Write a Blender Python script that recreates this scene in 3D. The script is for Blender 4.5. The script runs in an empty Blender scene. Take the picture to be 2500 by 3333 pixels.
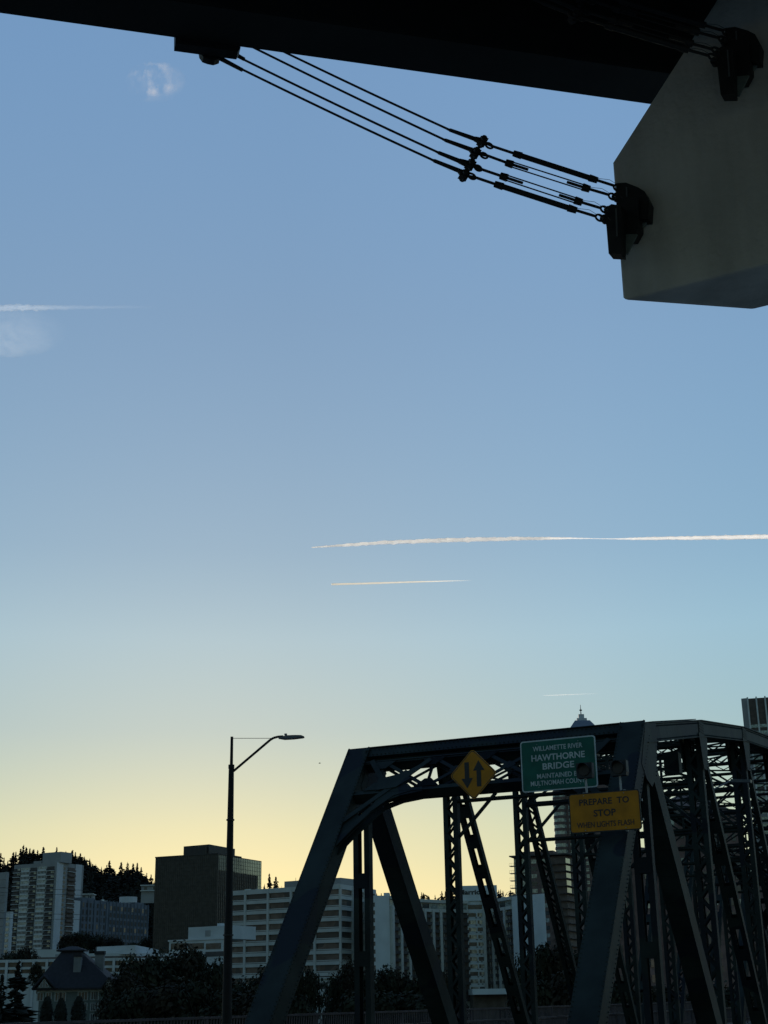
import bpy, math, random
from mathutils import Matrix, Vector, noise
random.seed(7)
sc = bpy.context.scene
col = sc.collection
R_ = math.radians
# ------------------------------------------------------------------ camera
FPX = 4622.0; PITCH = 19.0; ROLL = -1.0; EYE = 1.6
cd = bpy.data.cameras.new('camera'); cam = bpy.data.objects.new('camera', cd); col.objects.link(cam); sc.camera = cam
cd.sensor_fit = 'VERTICAL'; cd.sensor_height = 36; cd.lens = FPX / 3333 * 36
cd.clip_start = 0.1; cd.clip_end = 60000
cam.matrix_world = Matrix.Translation((0, 0, EYE)) @ Matrix.Rotation(R_(90 + PITCH), 4, 'X') @ Matrix.Rotation(R_(ROLL), 4, 'Z')
# ------------------------------------------------------------------ sky
SUN_AZ, SUN_EL = -7.0, 3.0
w = bpy.data.worlds.new('World'); sc.world = w; w.use_nodes = True
n = w.node_tree.nodes; l = w.node_tree.links
bg = n['Background']; bg.inputs[1].default_value = 0.12
s = n.new('ShaderNodeTexSky'); s.sky_type = 'NISHITA'; s.sun_disc = False
s.sun_elevation = R_(SUN_EL); s.sun_rotation = R_(SUN_AZ)
s.air_density = 1; s.dust_density = 0.3; s.ozone_density = 4
sep = n.new('ShaderNodeSeparateColor'); l.new(s.outputs[0], sep.inputs[0])
comb = n.new('ShaderNodeCombineColor')
def mnode(op, a, b):
    m = n.new('ShaderNodeMath'); m.operation = op
    for i, v in enumerate((a, b)):
        if isinstance(v, (int, float)): m.inputs[i].default_value = v
        else: l.new(v, m.inputs[i])
    return m.outputs[0]
# compress the very wide range of the physical sky the way the phone's picture does
for i, (g, k) in enumerate(((0.54, 1.36), (0.50, 1.23), (0.30, 0.90))):
    v = mnode('MULTIPLY', sep.outputs[i], 0.12); v = mnode('POWER', v, g); v = mnode('MULTIPLY', v, k / 0.12)
    l.new(v, comb.inputs[i])
tc = n.new('ShaderNodeTexCoord'); sx = n.new('ShaderNodeSeparateXYZ'); l.new(tc.outputs['Generated'], sx.inputs[0])
rm = n.new('ShaderNodeValToRGB'); l.new(sx.outputs[2], rm.inputs[0])
els = rm.color_ramp.elements
RAMP = [(0.0, (.9, .87, .60)), (0.08, (.93, .91, .66)), (0.113, (.93, .92, .70)), (0.178, (.84, .89, .84)), (0.24, (.9, .97, .96)), (0.30, (.84, .90, .93)), (0.45, (.9, .9, .93)), (0.62, (1.0, 1.0, 1.03)), (0.95, (.7, .7, .7))]
els[0].position = RAMP[0][0]; els[0].color = (*RAMP[0][1], 1)
els[1].position = RAMP[-1][0]; els[1].color = (*RAMP[-1][1], 1)
for p_, c_ in RAMP[1:-1]:
    e = els.new(p_); e.color = (*c_, 1)
mx = n.new('ShaderNodeMix'); mx.data_type = 'RGBA'; mx.blend_type = 'MULTIPLY'; mx.inputs[0].default_value = 1
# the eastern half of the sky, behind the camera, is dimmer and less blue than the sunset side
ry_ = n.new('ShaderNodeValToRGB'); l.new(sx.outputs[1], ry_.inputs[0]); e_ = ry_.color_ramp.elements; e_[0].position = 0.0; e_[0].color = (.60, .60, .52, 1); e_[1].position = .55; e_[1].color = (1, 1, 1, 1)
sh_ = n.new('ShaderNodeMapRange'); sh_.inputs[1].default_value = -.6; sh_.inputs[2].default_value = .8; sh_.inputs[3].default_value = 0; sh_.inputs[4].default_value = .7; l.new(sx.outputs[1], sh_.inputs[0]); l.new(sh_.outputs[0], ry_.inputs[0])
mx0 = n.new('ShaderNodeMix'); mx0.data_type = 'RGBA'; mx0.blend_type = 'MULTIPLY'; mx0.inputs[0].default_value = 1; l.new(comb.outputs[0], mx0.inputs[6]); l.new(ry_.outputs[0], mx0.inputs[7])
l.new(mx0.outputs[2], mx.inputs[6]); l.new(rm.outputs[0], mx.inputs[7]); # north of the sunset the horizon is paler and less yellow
rx_ = n.new('ShaderNodeMapRange'); rx_.inputs[1].default_value = -.06; rx_.inputs[2].default_value = .14; l.new(sx.outputs[0], rx_.inputs[0])
mx2 = n.new('ShaderNodeMix'); mx2.data_type = 'RGBA'; mx2.inputs[6].default_value = (1, 1, 1, 1); mx2.inputs[7].default_value = (1.08, 1.07, 1.07, 1); l.new(rx_.outputs[0], mx2.inputs[0])
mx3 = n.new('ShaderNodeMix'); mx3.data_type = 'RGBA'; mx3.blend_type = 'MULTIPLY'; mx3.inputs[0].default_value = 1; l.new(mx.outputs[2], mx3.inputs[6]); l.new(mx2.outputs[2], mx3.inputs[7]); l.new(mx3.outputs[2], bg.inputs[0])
# ------------------------------------------------------------------ sun
sd = bpy.data.lights.new('sun', 'SUN'); sd.energy = 4.0; sd.angle = R_(0.5); sd.color = (1, .91, .78)
sun = bpy.data.objects.new('sun', sd); col.objects.link(sun)
sdir = Vector((math.sin(R_(SUN_AZ)) * math.cos(R_(SUN_EL)), math.cos(R_(SUN_AZ)) * math.cos(R_(SUN_EL)), math.sin(R_(SUN_EL))))
sun.rotation_euler = sdir.to_track_quat('Z', 'Y').to_euler()
sc.view_settings.view_transform = 'Standard'; sc.view_settings.look = 'None'; sc.view_settings.exposure = 0; sc.view_settings.gamma = 1
sc.cycles.max_bounces = 6

# ------------------------------------------------------------------ helpers
CR = (Matrix.Rotation(R_(90 + PITCH), 3, 'X') @ Matrix.Rotation(R_(ROLL), 3, 'Z'))
CO = Vector((0, 0, EYE))
def ray(x, y): return CR @ Vector(((x - 1250) / FPX, -(y - 1666.5) / FPX, -1))
def P(x, y, Y):
    d = ray(x, y); return CO + d * (Y / d.y)
def PZ(x, y, z):
    d = ray(x, y); return CO + d * ((z - EYE) / d.z)
def Ppl(x, y, o, nrm):
    d = ray(x, y); return CO + d * ((Vector(o) - CO).dot(nrm) / d.dot(nrm))

def tag(o, label=None, cat=None, group=None, kind=None):
    if label: o['label'] = label
    if cat: o['category'] = cat
    if group: o['group'] = group
    if kind: o['kind'] = kind
    return o
def empty(name, loc, label, cat, group=None):
    o = bpy.data.objects.new(name, None); col.objects.link(o); o.location = loc; o.empty_display_size = .3
    return tag(o, label, cat, group)
def wloc(o):
    v = Vector((0, 0, 0))
    while o: v = v + o.location; o = o.parent
    return v

class MB:
    def __init__(self): self.v = []; self.f = []
    def add(self, vs, fs):
        b = len(self.v); self.v += [Vector(p) for p in vs]; self.f += [tuple(b + i for i in f) for f in fs]; return self
    def prism(self, poly, vec):
        k = len(poly); vec = Vector(vec); poly = [Vector(p) for p in poly]
        self.add(poly + [p + vec for p in poly], [tuple(range(k))[::-1], tuple(range(k, 2 * k))] + [(i, (i + 1) % k, (i + 1) % k + k, i + k) for i in range(k)])
        return self
    def obox(self, c, ax, ay, az):   # half-axis vectors
        c = Vector(c); ax = Vector(ax); ay = Vector(ay); az = Vector(az)
        vs = [c + ax * i + ay * j + az * k for k in (-1, 1) for j in (-1, 1) for i in (-1, 1)]
        self.add(vs, [(0, 2, 3, 1), (4, 5, 7, 6), (0, 1, 5, 4), (2, 6, 7, 3), (0, 4, 6, 2), (1, 3, 7, 5)]); return self
    def box(self, x0, x1, y0, y1, z0, z1):
        return self.obox(((x0 + x1) / 2, (y0 + y1) / 2, (z0 + z1) / 2), ((x1 - x0) / 2, 0, 0), (0, (y1 - y0) / 2, 0), (0, 0, (z1 - z0) / 2))
    def beam(self, p, q, w, h, side):  # w along side, h along third axis
        p = Vector(p); q = Vector(q); d = (q - p); t = d.normalized(); side = Vector(side); side = (side - t * side.dot(t)).normalized(); u = t.cross(side)
        return self.obox((p + q) / 2, d / 2, side * w / 2, u * h / 2)
    def tube(self, p, q, r1, r2=None, k=10, caps=True):
        r2 = r1 if r2 is None else r2; p = Vector(p); q = Vector(q); t = (q - p).normalized()
        a = t.orthogonal().normalized(); b = t.cross(a); vs = []
        for c, r in ((p, r1), (q, r2)):
            for i in range(k):
                an = 2 * math.pi * i / k; vs.append(c + a * math.cos(an) * r + b * math.sin(an) * r)
        fs = [(i, (i + 1) % k, (i + 1) % k + k, i + k) for i in range(k)]
        if caps: fs += [tuple(range(k))[::-1], tuple(range(k, 2 * k))]
        return self.add(vs, fs)
    def path(self, pts, r, k=8):
        for a, b in zip(pts, pts[1:]): self.tube(a, b, r, None, k)
        return self
    def ring(self, c, nrm, R, r, k=14, m=6, sx=1, ax=None):
        nrm = Vector(nrm).normalized(); a = (Vector(ax) if ax else nrm.orthogonal()).normalized(); a = (a - nrm * a.dot(nrm)).normalized(); b = nrm.cross(a); c = Vector(c); vs = []; fs = []
        for i in range(k):
            an = 2 * math.pi * i / k; d = a * math.cos(an) * sx + b * math.sin(an); o = c + d * R; dn = d.normalized()
            for j in range(m):
                bn = 2 * math.pi * j / m; vs.append(o + dn * r * math.cos(bn) + nrm * r * math.sin(bn))
        for i in range(k):
            for j in range(m):
                fs.append((i * m + j, ((i + 1) % k) * m + j, ((i + 1) % k) * m + (j + 1) % m, i * m + (j + 1) % m))
        return self.add(vs, fs)
    def build(self, name, mat, parent=None, kind=None, smooth=False):
        me = bpy.data.meshes.new(name); o = bpy.data.objects.new(name, me); col.objects.link(o)
        off = wloc(parent) if parent else Vector((0, 0, 0))
        me.from_pydata([v - off for v in self.v], [], self.f); me.materials.append(mat)
        if parent: o.parent = parent
        if kind: o['kind'] = kind
        if smooth: me.polygons.foreach_set('use_smooth', [True] * len(me.polygons))
        me.update(); return o

def mat(name, c, rough=.6, var=.15, scale=4, metal=0, bump=0, spec=.5, c2=None, stretch=None):
    m = bpy.data.materials.new(name); m.use_nodes = True; nt = m.node_tree; b = nt.nodes['Principled BSDF']
    b.inputs['Roughness'].default_value = rough; b.inputs['Metallic'].default_value = metal; b.inputs['Specular IOR Level'].default_value = spec
    t = nt.nodes.new('ShaderNodeTexCoord'); mp = nt.nodes.new('ShaderNodeMapping'); nt.links.new(t.outputs['Object'], mp.inputs[0])
    if stretch: mp.inputs['Scale'].default_value = stretch
    nz = nt.nodes.new('ShaderNodeTexNoise'); nz.inputs['Scale'].default_value = scale; nz.inputs['Detail'].default_value = 6; nt.links.new(mp.outputs[0], nz.inputs[0])
    r = nt.nodes.new('ShaderNodeValToRGB'); nt.links.new(nz.outputs[0], r.inputs[0])
    c2 = c2 or tuple(min(1, x * (1 + var)) for x in c); c1 = tuple(x * (1 - var) for x in c)
    r.color_ramp.elements[0].position = .35; r.color_ramp.elements[0].color = (*c1, 1); r.color_ramp.elements[1].position = .65; r.color_ramp.elements[1].color = (*c2, 1)
    nt.links.new(r.outputs[0], b.inputs['Base Color'])
    if bump:
        bp = nt.nodes.new('ShaderNodeBump'); bp.inputs['Strength'].default_value = bump; bp.inputs['Distance'].default_value = .02
        n2 = nt.nodes.new('ShaderNodeTexNoise'); n2.inputs['Scale'].default_value = scale * 8; nt.links.new(t.outputs['Object'], n2.inputs[0])
        nt.links.new(n2.outputs[0], bp.inputs['Height']); nt.links.new(bp.outputs[0], b.inputs['Normal'])
    return m
def patches(m, c, scale=.5, lo=.56):
    nt = m.node_tree; b = nt.nodes['Principled BSDF']; src = b.inputs['Base Color'].links[0].from_socket
    t = nt.nodes.new('ShaderNodeTexCoord'); v = nt.nodes.new('ShaderNodeTexNoise'); v.inputs['Scale'].default_value = scale; v.inputs['Detail'].default_value = 1; nt.links.new(t.outputs['Object'], v.inputs[0])
    r = nt.nodes.new('ShaderNodeMapRange'); r.inputs[1].default_value = lo; r.inputs[2].default_value = lo + .015; nt.links.new(v.outputs[0], r.inputs[0])
    x = nt.nodes.new('ShaderNodeMix'); x.data_type = 'RGBA'; nt.links.new(r.outputs[0], x.inputs[0]); nt.links.new(src, x.inputs[6]); x.inputs[7].default_value = (*c, 1); nt.links.new(x.outputs[2], b.inputs['Base Color'])
M = dict(
    bridge=mat('bridge_paint', (.018, .0255, .0225), .65, .4, .8, bump=.3, spec=.22),
    bridge_dark=mat('bridge_paint_weathered', (.015, .023, .022), .6, .4, 1.3, bump=.3, spec=.2),
    signsteel=mat('galvanised_steel', (.3, .31, .32), .5, .2, 6, metal=.6),
    black=mat('black_weathered_steel', (.012, .012, .013), .6, .3, 8),
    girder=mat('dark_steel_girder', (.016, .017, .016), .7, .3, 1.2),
    concrete=mat('concrete', (.60, .57, .53), .85, .12, 2.0, bump=.6, stretch=(1.4, 1.4, .3), spec=.2),
    pole=mat('dark_painted_pole', (.013, .013, .013), .6, .2, 5, spec=.2),
    lamp=mat('lamp_head_grey', (.12, .125, .13), .45, .15, 5),
    rail=mat('railing_rusty_brown', (.075, .058, .062), .6, .3, 2),
    asphalt=mat('asphalt', (.05, .05, .05), .9, .3, 3),
    ground=mat('ground_soil', (.07, .07, .05), .95, .3, .2),
    water=mat('river_water', (.03, .045, .05), .1, .2, .2),
    green=mat('sign_green', (.004, .1, .068), .5, .18, 2.5, spec=.3),
    white=mat('sign_white', (.5, .54, .52), .5, .12, 2.5, spec=.3),
    yellow=mat('sign_yellow', (.48, .185, .004), .5, .16, 2.5, spec=.3),
    ink=mat('sign_black', (.012, .012, .012), .5, .1, 5),
    amber=mat('amber_lens', (.02, .010, .006), .5, .1, 5),
    towerw=mat('pale_tower_wall', (.55, .585, .59), .8, .08, .12),
    towerg=mat('grey_tower_concrete', (.30, .31, .30), .85, .1, .15),
    slabw=mat('pale_balcony_slab', (.62, .65, .62), .8, .08, .3),
    balc=mat('balcony_recess_shade', (.07, .065, .06), .7, .3, .5),  # dark tone stands for recess shade; railings and small dark parts share it
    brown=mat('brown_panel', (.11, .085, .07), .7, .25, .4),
    officew=mat('office_pale_concrete', (.50, .52, .49), .85, .08, .2),
    officewin=mat('tinted_brown_window', (.13, .095, .075), .35, .35, .25, spec=.4),
    bronze=mat('bronze_glass', (.05, .046, .038), .4, .3, .6, spec=.4),
    grid=mat('bronze_mullion', (.034, .031, .026), .6, .2, .6),
    mirror=mat('sky_reflection_glass', (.42, .42, .37), .12, .12, .3, metal=.7),  # paler mirror finish, applied only where a sky reflection is drawn
    bluew=mat('blue_grey_cladding', (.13, .155, .185), .8, .15, .15),
    glassd=mat('dark_window_glass', (.05, .06, .065), .15, .4, .7),
    glassl=mat('pale_window_glass', (.30, .34, .33), .18, .45, .9, metal=.35),
    hotelw=mat('hotel_white_wall', (.58, .63, .63), .85, .06, .2),
    hotelc=mat('hotel_cream_wall', (.50, .51, .46), .85, .1, .3),
    brick=mat('brown_brick', (.15, .105, .092), .85, .2, .6),
    brick2=mat('red_brown_brick', (.17, .11, .095), .85, .2, .6),
    roofd=mat('dark_shingle_roof', (.017, .0165, .02), .8, .25, 1.5),
    siding=mat('grey_green_siding', (.12, .145, .135), .8, .1, 1, stretch=(1, 1, 8)),
    trim=mat('white_trim', (.32, .35, .34), .7, .05, 1),
    chim=mat('chimney_stucco', (.17, .18, .18), .85, .1, 1),
    slate=mat('slate_blue_roof', (.16, .19, .25), .6, .1, .2),
    bark=mat('bark', (.06, .045, .035), .9, .3, 3),
    leaf=mat('leaf_green', (.018, .024, .014), .8, .5, .35, c2=(.045, .048, .03), spec=.1),
    leaf2=mat('leaf_olive', (.024, .022, .015), .8, .5, .35, c2=(.05, .042, .028), spec=.1),
    conif=mat('conifer_green', (.022, .024, .018), .85, .4, .4, spec=.1),
    hill=mat('forest_floor', (.025, .025, .018), .95, .35, .02),
    whiteb=mat('low_white_wall', (.52, .56, .555), .8, .08, .25),
)
patches(M['bridge'], (.0105, .0145, .019))
patches(M['officewin'], (.06, .05, .045), .12, .5)
def cloudmat(name, c, dens, sc_=(1, 1, 1), lo=.4, hi=.65, axfade=None, scale=3.0):
    m = bpy.data.materials.new(name); m.use_nodes = True; nt = m.node_tree; nt.nodes.remove(nt.nodes['Principled BSDF'])
    out = nt.nodes['Material Output']; N = nt.nodes.new; L = nt.links.new
    tr = N('ShaderNodeBsdfTransparent'); tl = N('ShaderNodeBsdfTranslucent'); df = N('ShaderNodeBsdfDiffuse'); tl.inputs[0].default_value = (*c, 1); df.inputs[0].default_value = (*c, 1)
    a = N('ShaderNodeMixShader'); a.inputs[0].default_value = .12; L(tl.outputs[0], a.inputs[1]); L(df.outputs[0], a.inputs[2])
    t = N('ShaderNodeTexCoord'); mp = N('ShaderNodeMapping'); L(t.outputs['Generated'], mp.inputs[0]); mp.inputs['Scale'].default_value = sc_
    nz = N('ShaderNodeTexNoise'); nz.inputs['Scale'].default_value = scale; nz.inputs['Detail'].default_value = 8; L(mp.outputs[0], nz.inputs[0])
    r = N('ShaderNodeMapRange'); r.inputs[1].default_value = lo; r.inputs[2].default_value = hi; r.inputs[3].default_value = 0; r.inputs[4].default_value = dens; L(nz.outputs[0], r.inputs[0])
    val = r.outputs[0]
    sp = N('ShaderNodeSeparateXYZ'); L(t.outputs['Generated'], sp.inputs[0])
    for ax, pts in (axfade or {}).items():
        fr = N('ShaderNodeValToRGB'); e = fr.color_ramp.elements; e[0].position = pts[0][0]; e[0].color = (*[pts[0][1]] * 3, 1); e[1].position = pts[-1][0]; e[1].color = (*[pts[-1][1]] * 3, 1)
        for p_, v_ in pts[1:-1]:
            q = e.new(p_); q.color = (v_, v_, v_, 1)
        L(sp.outputs[ax], fr.inputs[0]); mm = N('ShaderNodeMath'); mm.operation = 'MULTIPLY'; L(val, mm.inputs[0]); L(fr.outputs[0], mm.inputs[1]); val = mm.outputs[0]
    mxs = N('ShaderNodeMixShader'); L(val, mxs.inputs[0]); L(tr.outputs[0], mxs.inputs[1]); L(a.outputs[0], mxs.inputs[2]); L(mxs.outputs[0], out.inputs[0])
    return m

def text_mb(s_, height, origin, right, up, nrm, width=None, align='CENTER', bold=.012, ext=.004):
    cu = bpy.data.curves.new('t', 'FONT'); cu.body = s_; cu.align_x = 'LEFT'; cu.offset = bold; cu.extrude = 0.0; cu.resolution_u = 3
    o = bpy.data.objects.new('t', cu); me = o.to_mesh()
    vs = [v.co.copy() for v in me.vertices]; fs = [tuple(p.vertices) for p in me.polygons]; o.to_mesh_clear()
    bpy.data.objects.remove(o); bpy.data.curves.remove(cu)
    x0 = min(v.x for v in vs); x1 = max(v.x for v in vs); cap = .73
    k = height / cap; kx = (width / (x1 - x0)) if width else k
    xo = (x0 + x1) / 2 if align == 'CENTER' else x0
    mb = MB(); P0 = [Vector(origin) + Vector(right) * ((v.x - xo) * kx) + Vector(up) * (v.y * k) for v in vs]
    mb.add(P0, fs); P1 = [p + Vector(nrm) * ext for p in P0]; mb.add(P1, fs)
    # side walls are negligible: the two skins are a few mm apart
    return mb

# ------------------------------------------------------------------ setting: ground, river, far bank, road
def sheet(name, x0, x1, y0, y1, z, m, nx=1):
    mb = MB().add([(x0, y0, z), (x1, y0, z), (x1, y1, z), (x0, y1, z)], [(0, 1, 2, 3)]); return mb.build(name, m, None, 'structure')
M['paving'] = mat('concrete_paving', (.38, .33, .27), .9, .2, .5)  # pale warm tone chosen to bounce light up onto the pier cap
sheet('ground', -400, 400, -200, 110, -.6, M['paving'])  # unseen; reaches out so the cap underside faces paving, not water
sheet('river', -9000, 9000, 110, 290, -9, M['water'])
sheet('far_bank', -9000, 9000, 290, 20000, -5, M['ground'])
sheet('near_bank', -9000, 9000, -9000, -200, -.6, M['ground'])

# ------------------------------------------------------------------ bridge
AL = R_(25.293); SV = Vector((math.sin(AL), math.cos(AL), 0)); OV = Vector((-math.cos(AL), math.sin(AL), 0)); ZV = Vector((0, 0, 1))
def B(s_, o_, z_): return SV * s_ + OV * o_ + ZV * z_
PL = 7.11; S1 = 40.0; OR, OL = 11.02, 19.82
HS = [-.6, 8.75, 10.0, 10.9, 11.45, 11.6, 11.45, 10.9, 10.0, 8.75, -.6]   # node heights (chord axis)
def SP(x, y, s_):
    q = Ppl(x, y, B(s_, 0, 0), SV); return (-q.x * math.cos(AL) + q.y * math.sin(AL), q.z)

def zig(mb, p, q, width, side, nrm, bar=.075, pitch=None, th=.014, cross=False):
    """lacing bars zig-zagging between two parallel lines half a width either side of p-q"""
    p = Vector(p); q = Vector(q); d = q - p; Ln = d.length; t = d.normalized(); side = Vector(side).normalized()
    pitch = pitch or width * 1.1; k = max(2, int(Ln / pitch)); st = Ln / k; sg = 1
    for i in range(k):
        a = p + t * (i * st) + side * (width / 2 * sg); b = p + t * ((i + 1) * st) - side * (width / 2 * sg)
        mb.beam(a, b, th, bar, nrm)
        if cross:
            a = p + t * (i * st) - side * (width / 2 * sg); b = p + t * ((i + 1) * st) + side * (width / 2 * sg); mb.beam(a, b, th, bar, nrm)
        sg = -sg
def member(mb, p, q, w_, d_, style='zig', fl=.13, pitch=None, side=None, bar=.07):
    """two riveted channels (w_ apart across the bridge, d_ deep) tied on both faces by lacing or battens"""
    p = Vector(p); q = Vector(q); t = (q - p).normalized(); side = Vector(side) if side else OV; side = (side - t * side.dot(t)).normalized(); u = t.cross(side)
    for sg in (-1, 1):
        mb.beam(p + side * sg * (w_ / 2 - .01), q + side * sg * (w_ / 2 - .01), .02, d_, side)
        for sf in (-1, 1):
            o = side * sg * (w_ / 2 - .021 - fl / 2) + u * sf * (d_ / 2 - .008)
            mb.beam(p + o, q + o, fl, .016, side)
    for sf in (-1, 1):
        o = u * sf * (d_ / 2 + .004)
        gap = w_ - .04 - fl
        if style == 'zig': zig(mb, p + o, q + o, gap, side, u, .09, pitch or .42)
        elif style == 'xx': zig(mb, p + o, q + o, gap, side, u, bar, pitch or gap * 1.2, cross=True)
        elif style == 'batten':
            Ln = (q - p).length; pt = pitch or .95; k = max(1, int(Ln / pt)); st = Ln / k
            for i in range(k):
                c = p + t * (st * (i + .5)) + o; mb.beam(c - t * .22, c + t * .22, w_ - .1, .012, side)
def plate(mb, pts, th, nrm):
    nrm = Vector(nrm); mb.prism([Vector(p) - nrm * th / 2 for p in pts], nrm * th)
def rivets(mb, p, q, nrm, pitch=.14, r=.03):
    p = Vector(p); q = Vector(q); Ln = (q - p).length; k = max(2, int(Ln / pitch)); nrm = Vector(nrm).normalized(); t = (q - p).normalized(); b = nrm.cross(t)
    for i in range(k + 1):
        c = p + (q - p) * i / k
        mb.add([c + t * r, c + b * r, c - t * r, c - b * r, c + nrm * r], [(0, 1, 4), (1, 2, 4), (2, 3, 4), (3, 0, 4)])

def make_span(s0, label):
    root = empty('truss_span', B(s0, (OL + OR) / 2, -.6), label, 'bridge', 'riveted truss spans of the bridge')
    g = M['bridge']
    N_ = 10
    for o in (OL, OR):
        inn = -1 if o == OL else 1     # towards the roadway
        node = [B(s0 + i * PL, o, HS[i]) for i in range(N_ + 1)]
        for (a, b) in ((0, 1), (N_, N_ - 1)):
            mb = MB(); p, q = node[a], node[b]; t = (q - p).normalized(); side = OV; u = t.cross(side); fs = u if u.dot(SV) * (1 if a else -1) > 0 else -u
            # box post: cover plate on the outer face, two webs, laced inner face
            W = .76; D = .7
            q2 = q + t * .16
            mb.beam(p + fs * D / 2, q2 + fs * D / 2, W, .03, side)
            for sg in (-1, 1):
                mb.beam(p + side * sg * (W / 2 - .06), q2 + side * sg * (W / 2 - .06), .024, D - .04, side)
                rivets(mb, p + fs * (D / 2 + .015) + side * sg * (W / 2 - .035), q2 + fs * (D / 2 + .015) + side * sg * (W / 2 - .035), fs)
                rivets(mb, p + side * sg * (W / 2 - .045) + fs * .26, q2 + side * sg * (W / 2 - .045) + fs * .26, side * sg)
                rivets(mb, p + side * sg * (W / 2 - .045) - fs * .24, q2 + side * sg * (W / 2 - .045) - fs * .24, side * sg)
                mb.beam(p - fs * (D / 2 - .03) + side * sg * (W / 2 - .14), q2 - fs * (D / 2 - .03) + side * sg * (W / 2 - .14), .15, .02, side)
            zig(mb, p - fs * (D / 2 - .012), q2 - fs * (D / 2 - .012), W - .25, side, fs, .07, .5)
            mb.build('end_post', g, root)
        # top chord with cover plate, splice plates and bottom lacing
        mb = MB()
        for i in range(1, N_ - 1):
            p, q = node[i], node[i + 1]; t = (q - p).normalized(); u = OV.cross(t); u = u if u.z > 0 else -u
            mb.beam(p + u * .29, q + u * .29, .70, .03, OV)
            mb.beam(p + u * (.27 + .06 * (i % 2)) + t * 1.2, q + u * (.27 + .06 * (i % 2)) - t * .5, .58, .025, OV)
            for sg in (-1, 1):
                mb.beam(p + OV * sg * .29, q + OV * sg * .29, .024, .52, OV)
                mb.beam(p + OV * sg * .33 - u * .25, q + OV * sg * .33 - u * .25, .1, .02, OV)
                rivets(mb, p + OV * sg * .302 - u * .19, q + OV * sg * .302 - u * .19, OV * sg)
                rivets(mb, p + OV * sg * .302 + u * .2, q + OV * sg * .302 + u * .2, OV * sg)
            zig(mb, p - u * .26, q - u * .26, .5, OV, u, .07, .55)
        for i in range(1, N_):
            for sg in (-1, 1):
                c = node[i] + OV * sg * .313
                mb.obox(c + ZV * .02, SV * .36, OV * .01, ZV * .21)
                for k in range(4): mb.obox(c + OV * sg * .018 + ZV * (-.12 + k * .09), SV * .3, OV * .006, ZV * .012)
        mb.build('top_chord', g, root)
        # gusset plates at the upper nodes
        for i in range(1, N_):
            mb = MB()
            for sg in (-1, 1):
                c = node[i] + OV * sg * .335
                if i in (1, N_ - 1):
                    k = 1 if i == 1 else -1
                    pts = [c + SV * k * x + ZV * z for x, z in ((-.75, -.95), (-.05, .3), (1.1, .5), (1.1, -.1), (.75, -1.1), (.2, -1.5), (-.35, -1.35))]
                else:
                    pts = [c + SV * x + ZV * z for x, z in ((-.55, -.2), (.6, -.2), (.5, -.7), (.22, -1.35), (-.22, -1.35), (-.42, -.6))]
                plate(mb, pts, .02, OV)
                rivets(mb, pts[2 if i > 1 else 3] + OV * sg * .01, pts[3 if i > 1 else 4] + OV * sg * .01, OV * sg, .11)
            mb.build('gusset_plate', g, root)
        # bottom chord
        mb = MB()
        mb.beam(B(s0, o, -.6) + OV * .25, B(s0 + N_ * PL, o, -.6) + OV * .25, .03, .5, OV); mb.beam(B(s0, o, -.6) - OV * .25, B(s0 + N_ * PL, o, -.6) - OV * .25, .03, .5, OV)
        mb.build('bottom_chord', g, root)
        # verticals and diagonals
        for i in range(1, N_):
            mb = MB(); st = 'batten' if i in (1, N_ - 1) else 'zig'
            member(mb, B(s0 + i * PL, o, -.6), node[i] - ZV * .28, .54, .26, st, pitch=(1.9 if st == 'batten' else None), fl=.15)
            mb.build('vertical_post', g, root)
        for i in range(1, N_ - 1):
            if i < 5: a, b = node[i], B(s0 + (i + 1) * PL, o, -.6)
            elif i >= 5: a, b = node[i + 1], B(s0 + i * PL, o, -.6)
            t = (b - a).normalized(); mb = MB()
            if i in (1, 8):
                member(mb, a + t * .5, b, .62, .62, 'batten', fl=.2, pitch=.44)
            else: member(mb, a + t * .5, b, .52, .24, ('zig' if i in (3, 6) else 'batten'), fl=.14, pitch=(.42 if i in (3, 6) else 1.15))
            mb.build('diagonal', g, root)
    # portals in the plane of the end posts
    for end in (0, 1):
        sn = s0 + PL if end == 0 else s0 + (N_ - 1) * PL; k = 1 if end == 0 else -1
        e = (B(k * PL, 0, HS[1] - HS[0])).normalized(); nr = OV.cross(e); nr = nr if nr.dot(SV) * k < 0 else -nr    # outward face
        def T(v, t_, off=0): return B(sn, OL + (OR - OL) * v, HS[1] + .19) - e * t_ + nr * (.18 + off)
        mb = MB(); a, b = .03, .97
        def strip(t0, t1, th=.03, off=0, v0=a, v1=b):
            mb.prism([T(v0, t0, off), T(v1, t0, off), T(v1, t1, off), T(v0, t1, off)], nr * -th)
        # upper strut: two chords, web lacing, shelf angles that give depth
        strip(.0, .34); strip(.56, .68); strip(.3, .6, .02, -.17)
        strip(.0, .2, .03, -.35); strip(.5, .62, .03, -.35); zig(mb, T(a, .35, -.35), T(b, .35, -.35), .34, e, nr, .08, .34)
        mb.prism([T(a, -.03, .03), T(b, -.03, .03), T(b, -.03, -.42), T(a, -.03, -.42)], e * .03)
        mb.prism([T(a, .63, .03), T(b, .63, .03), T(b, .63, -.42), T(a, .63, -.42)], e * .03)
        rivets(mb, T(a, .05, .01), T(b, .05, .01), nr, .14); rivets(mb, T(a, .28, .01), T(b, .28, .01), nr, .14); rivets(mb, T(a, -.035, -.0), T(b, -.035, -.0), e, .16, .03)
        mb.build('portal_strut', g, root)
        mb = MB()
        strip(1.82, 2.0, .03); strip(1.82, 2.0, .03, -.3); mb.prism([T(a, 2.0, .04), T(b, 2.0, .04), T(b, 2.0, -.36), T(a, 2.0, -.36)], e * .03)
        # K / X web between the struts
        nb = 4
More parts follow.
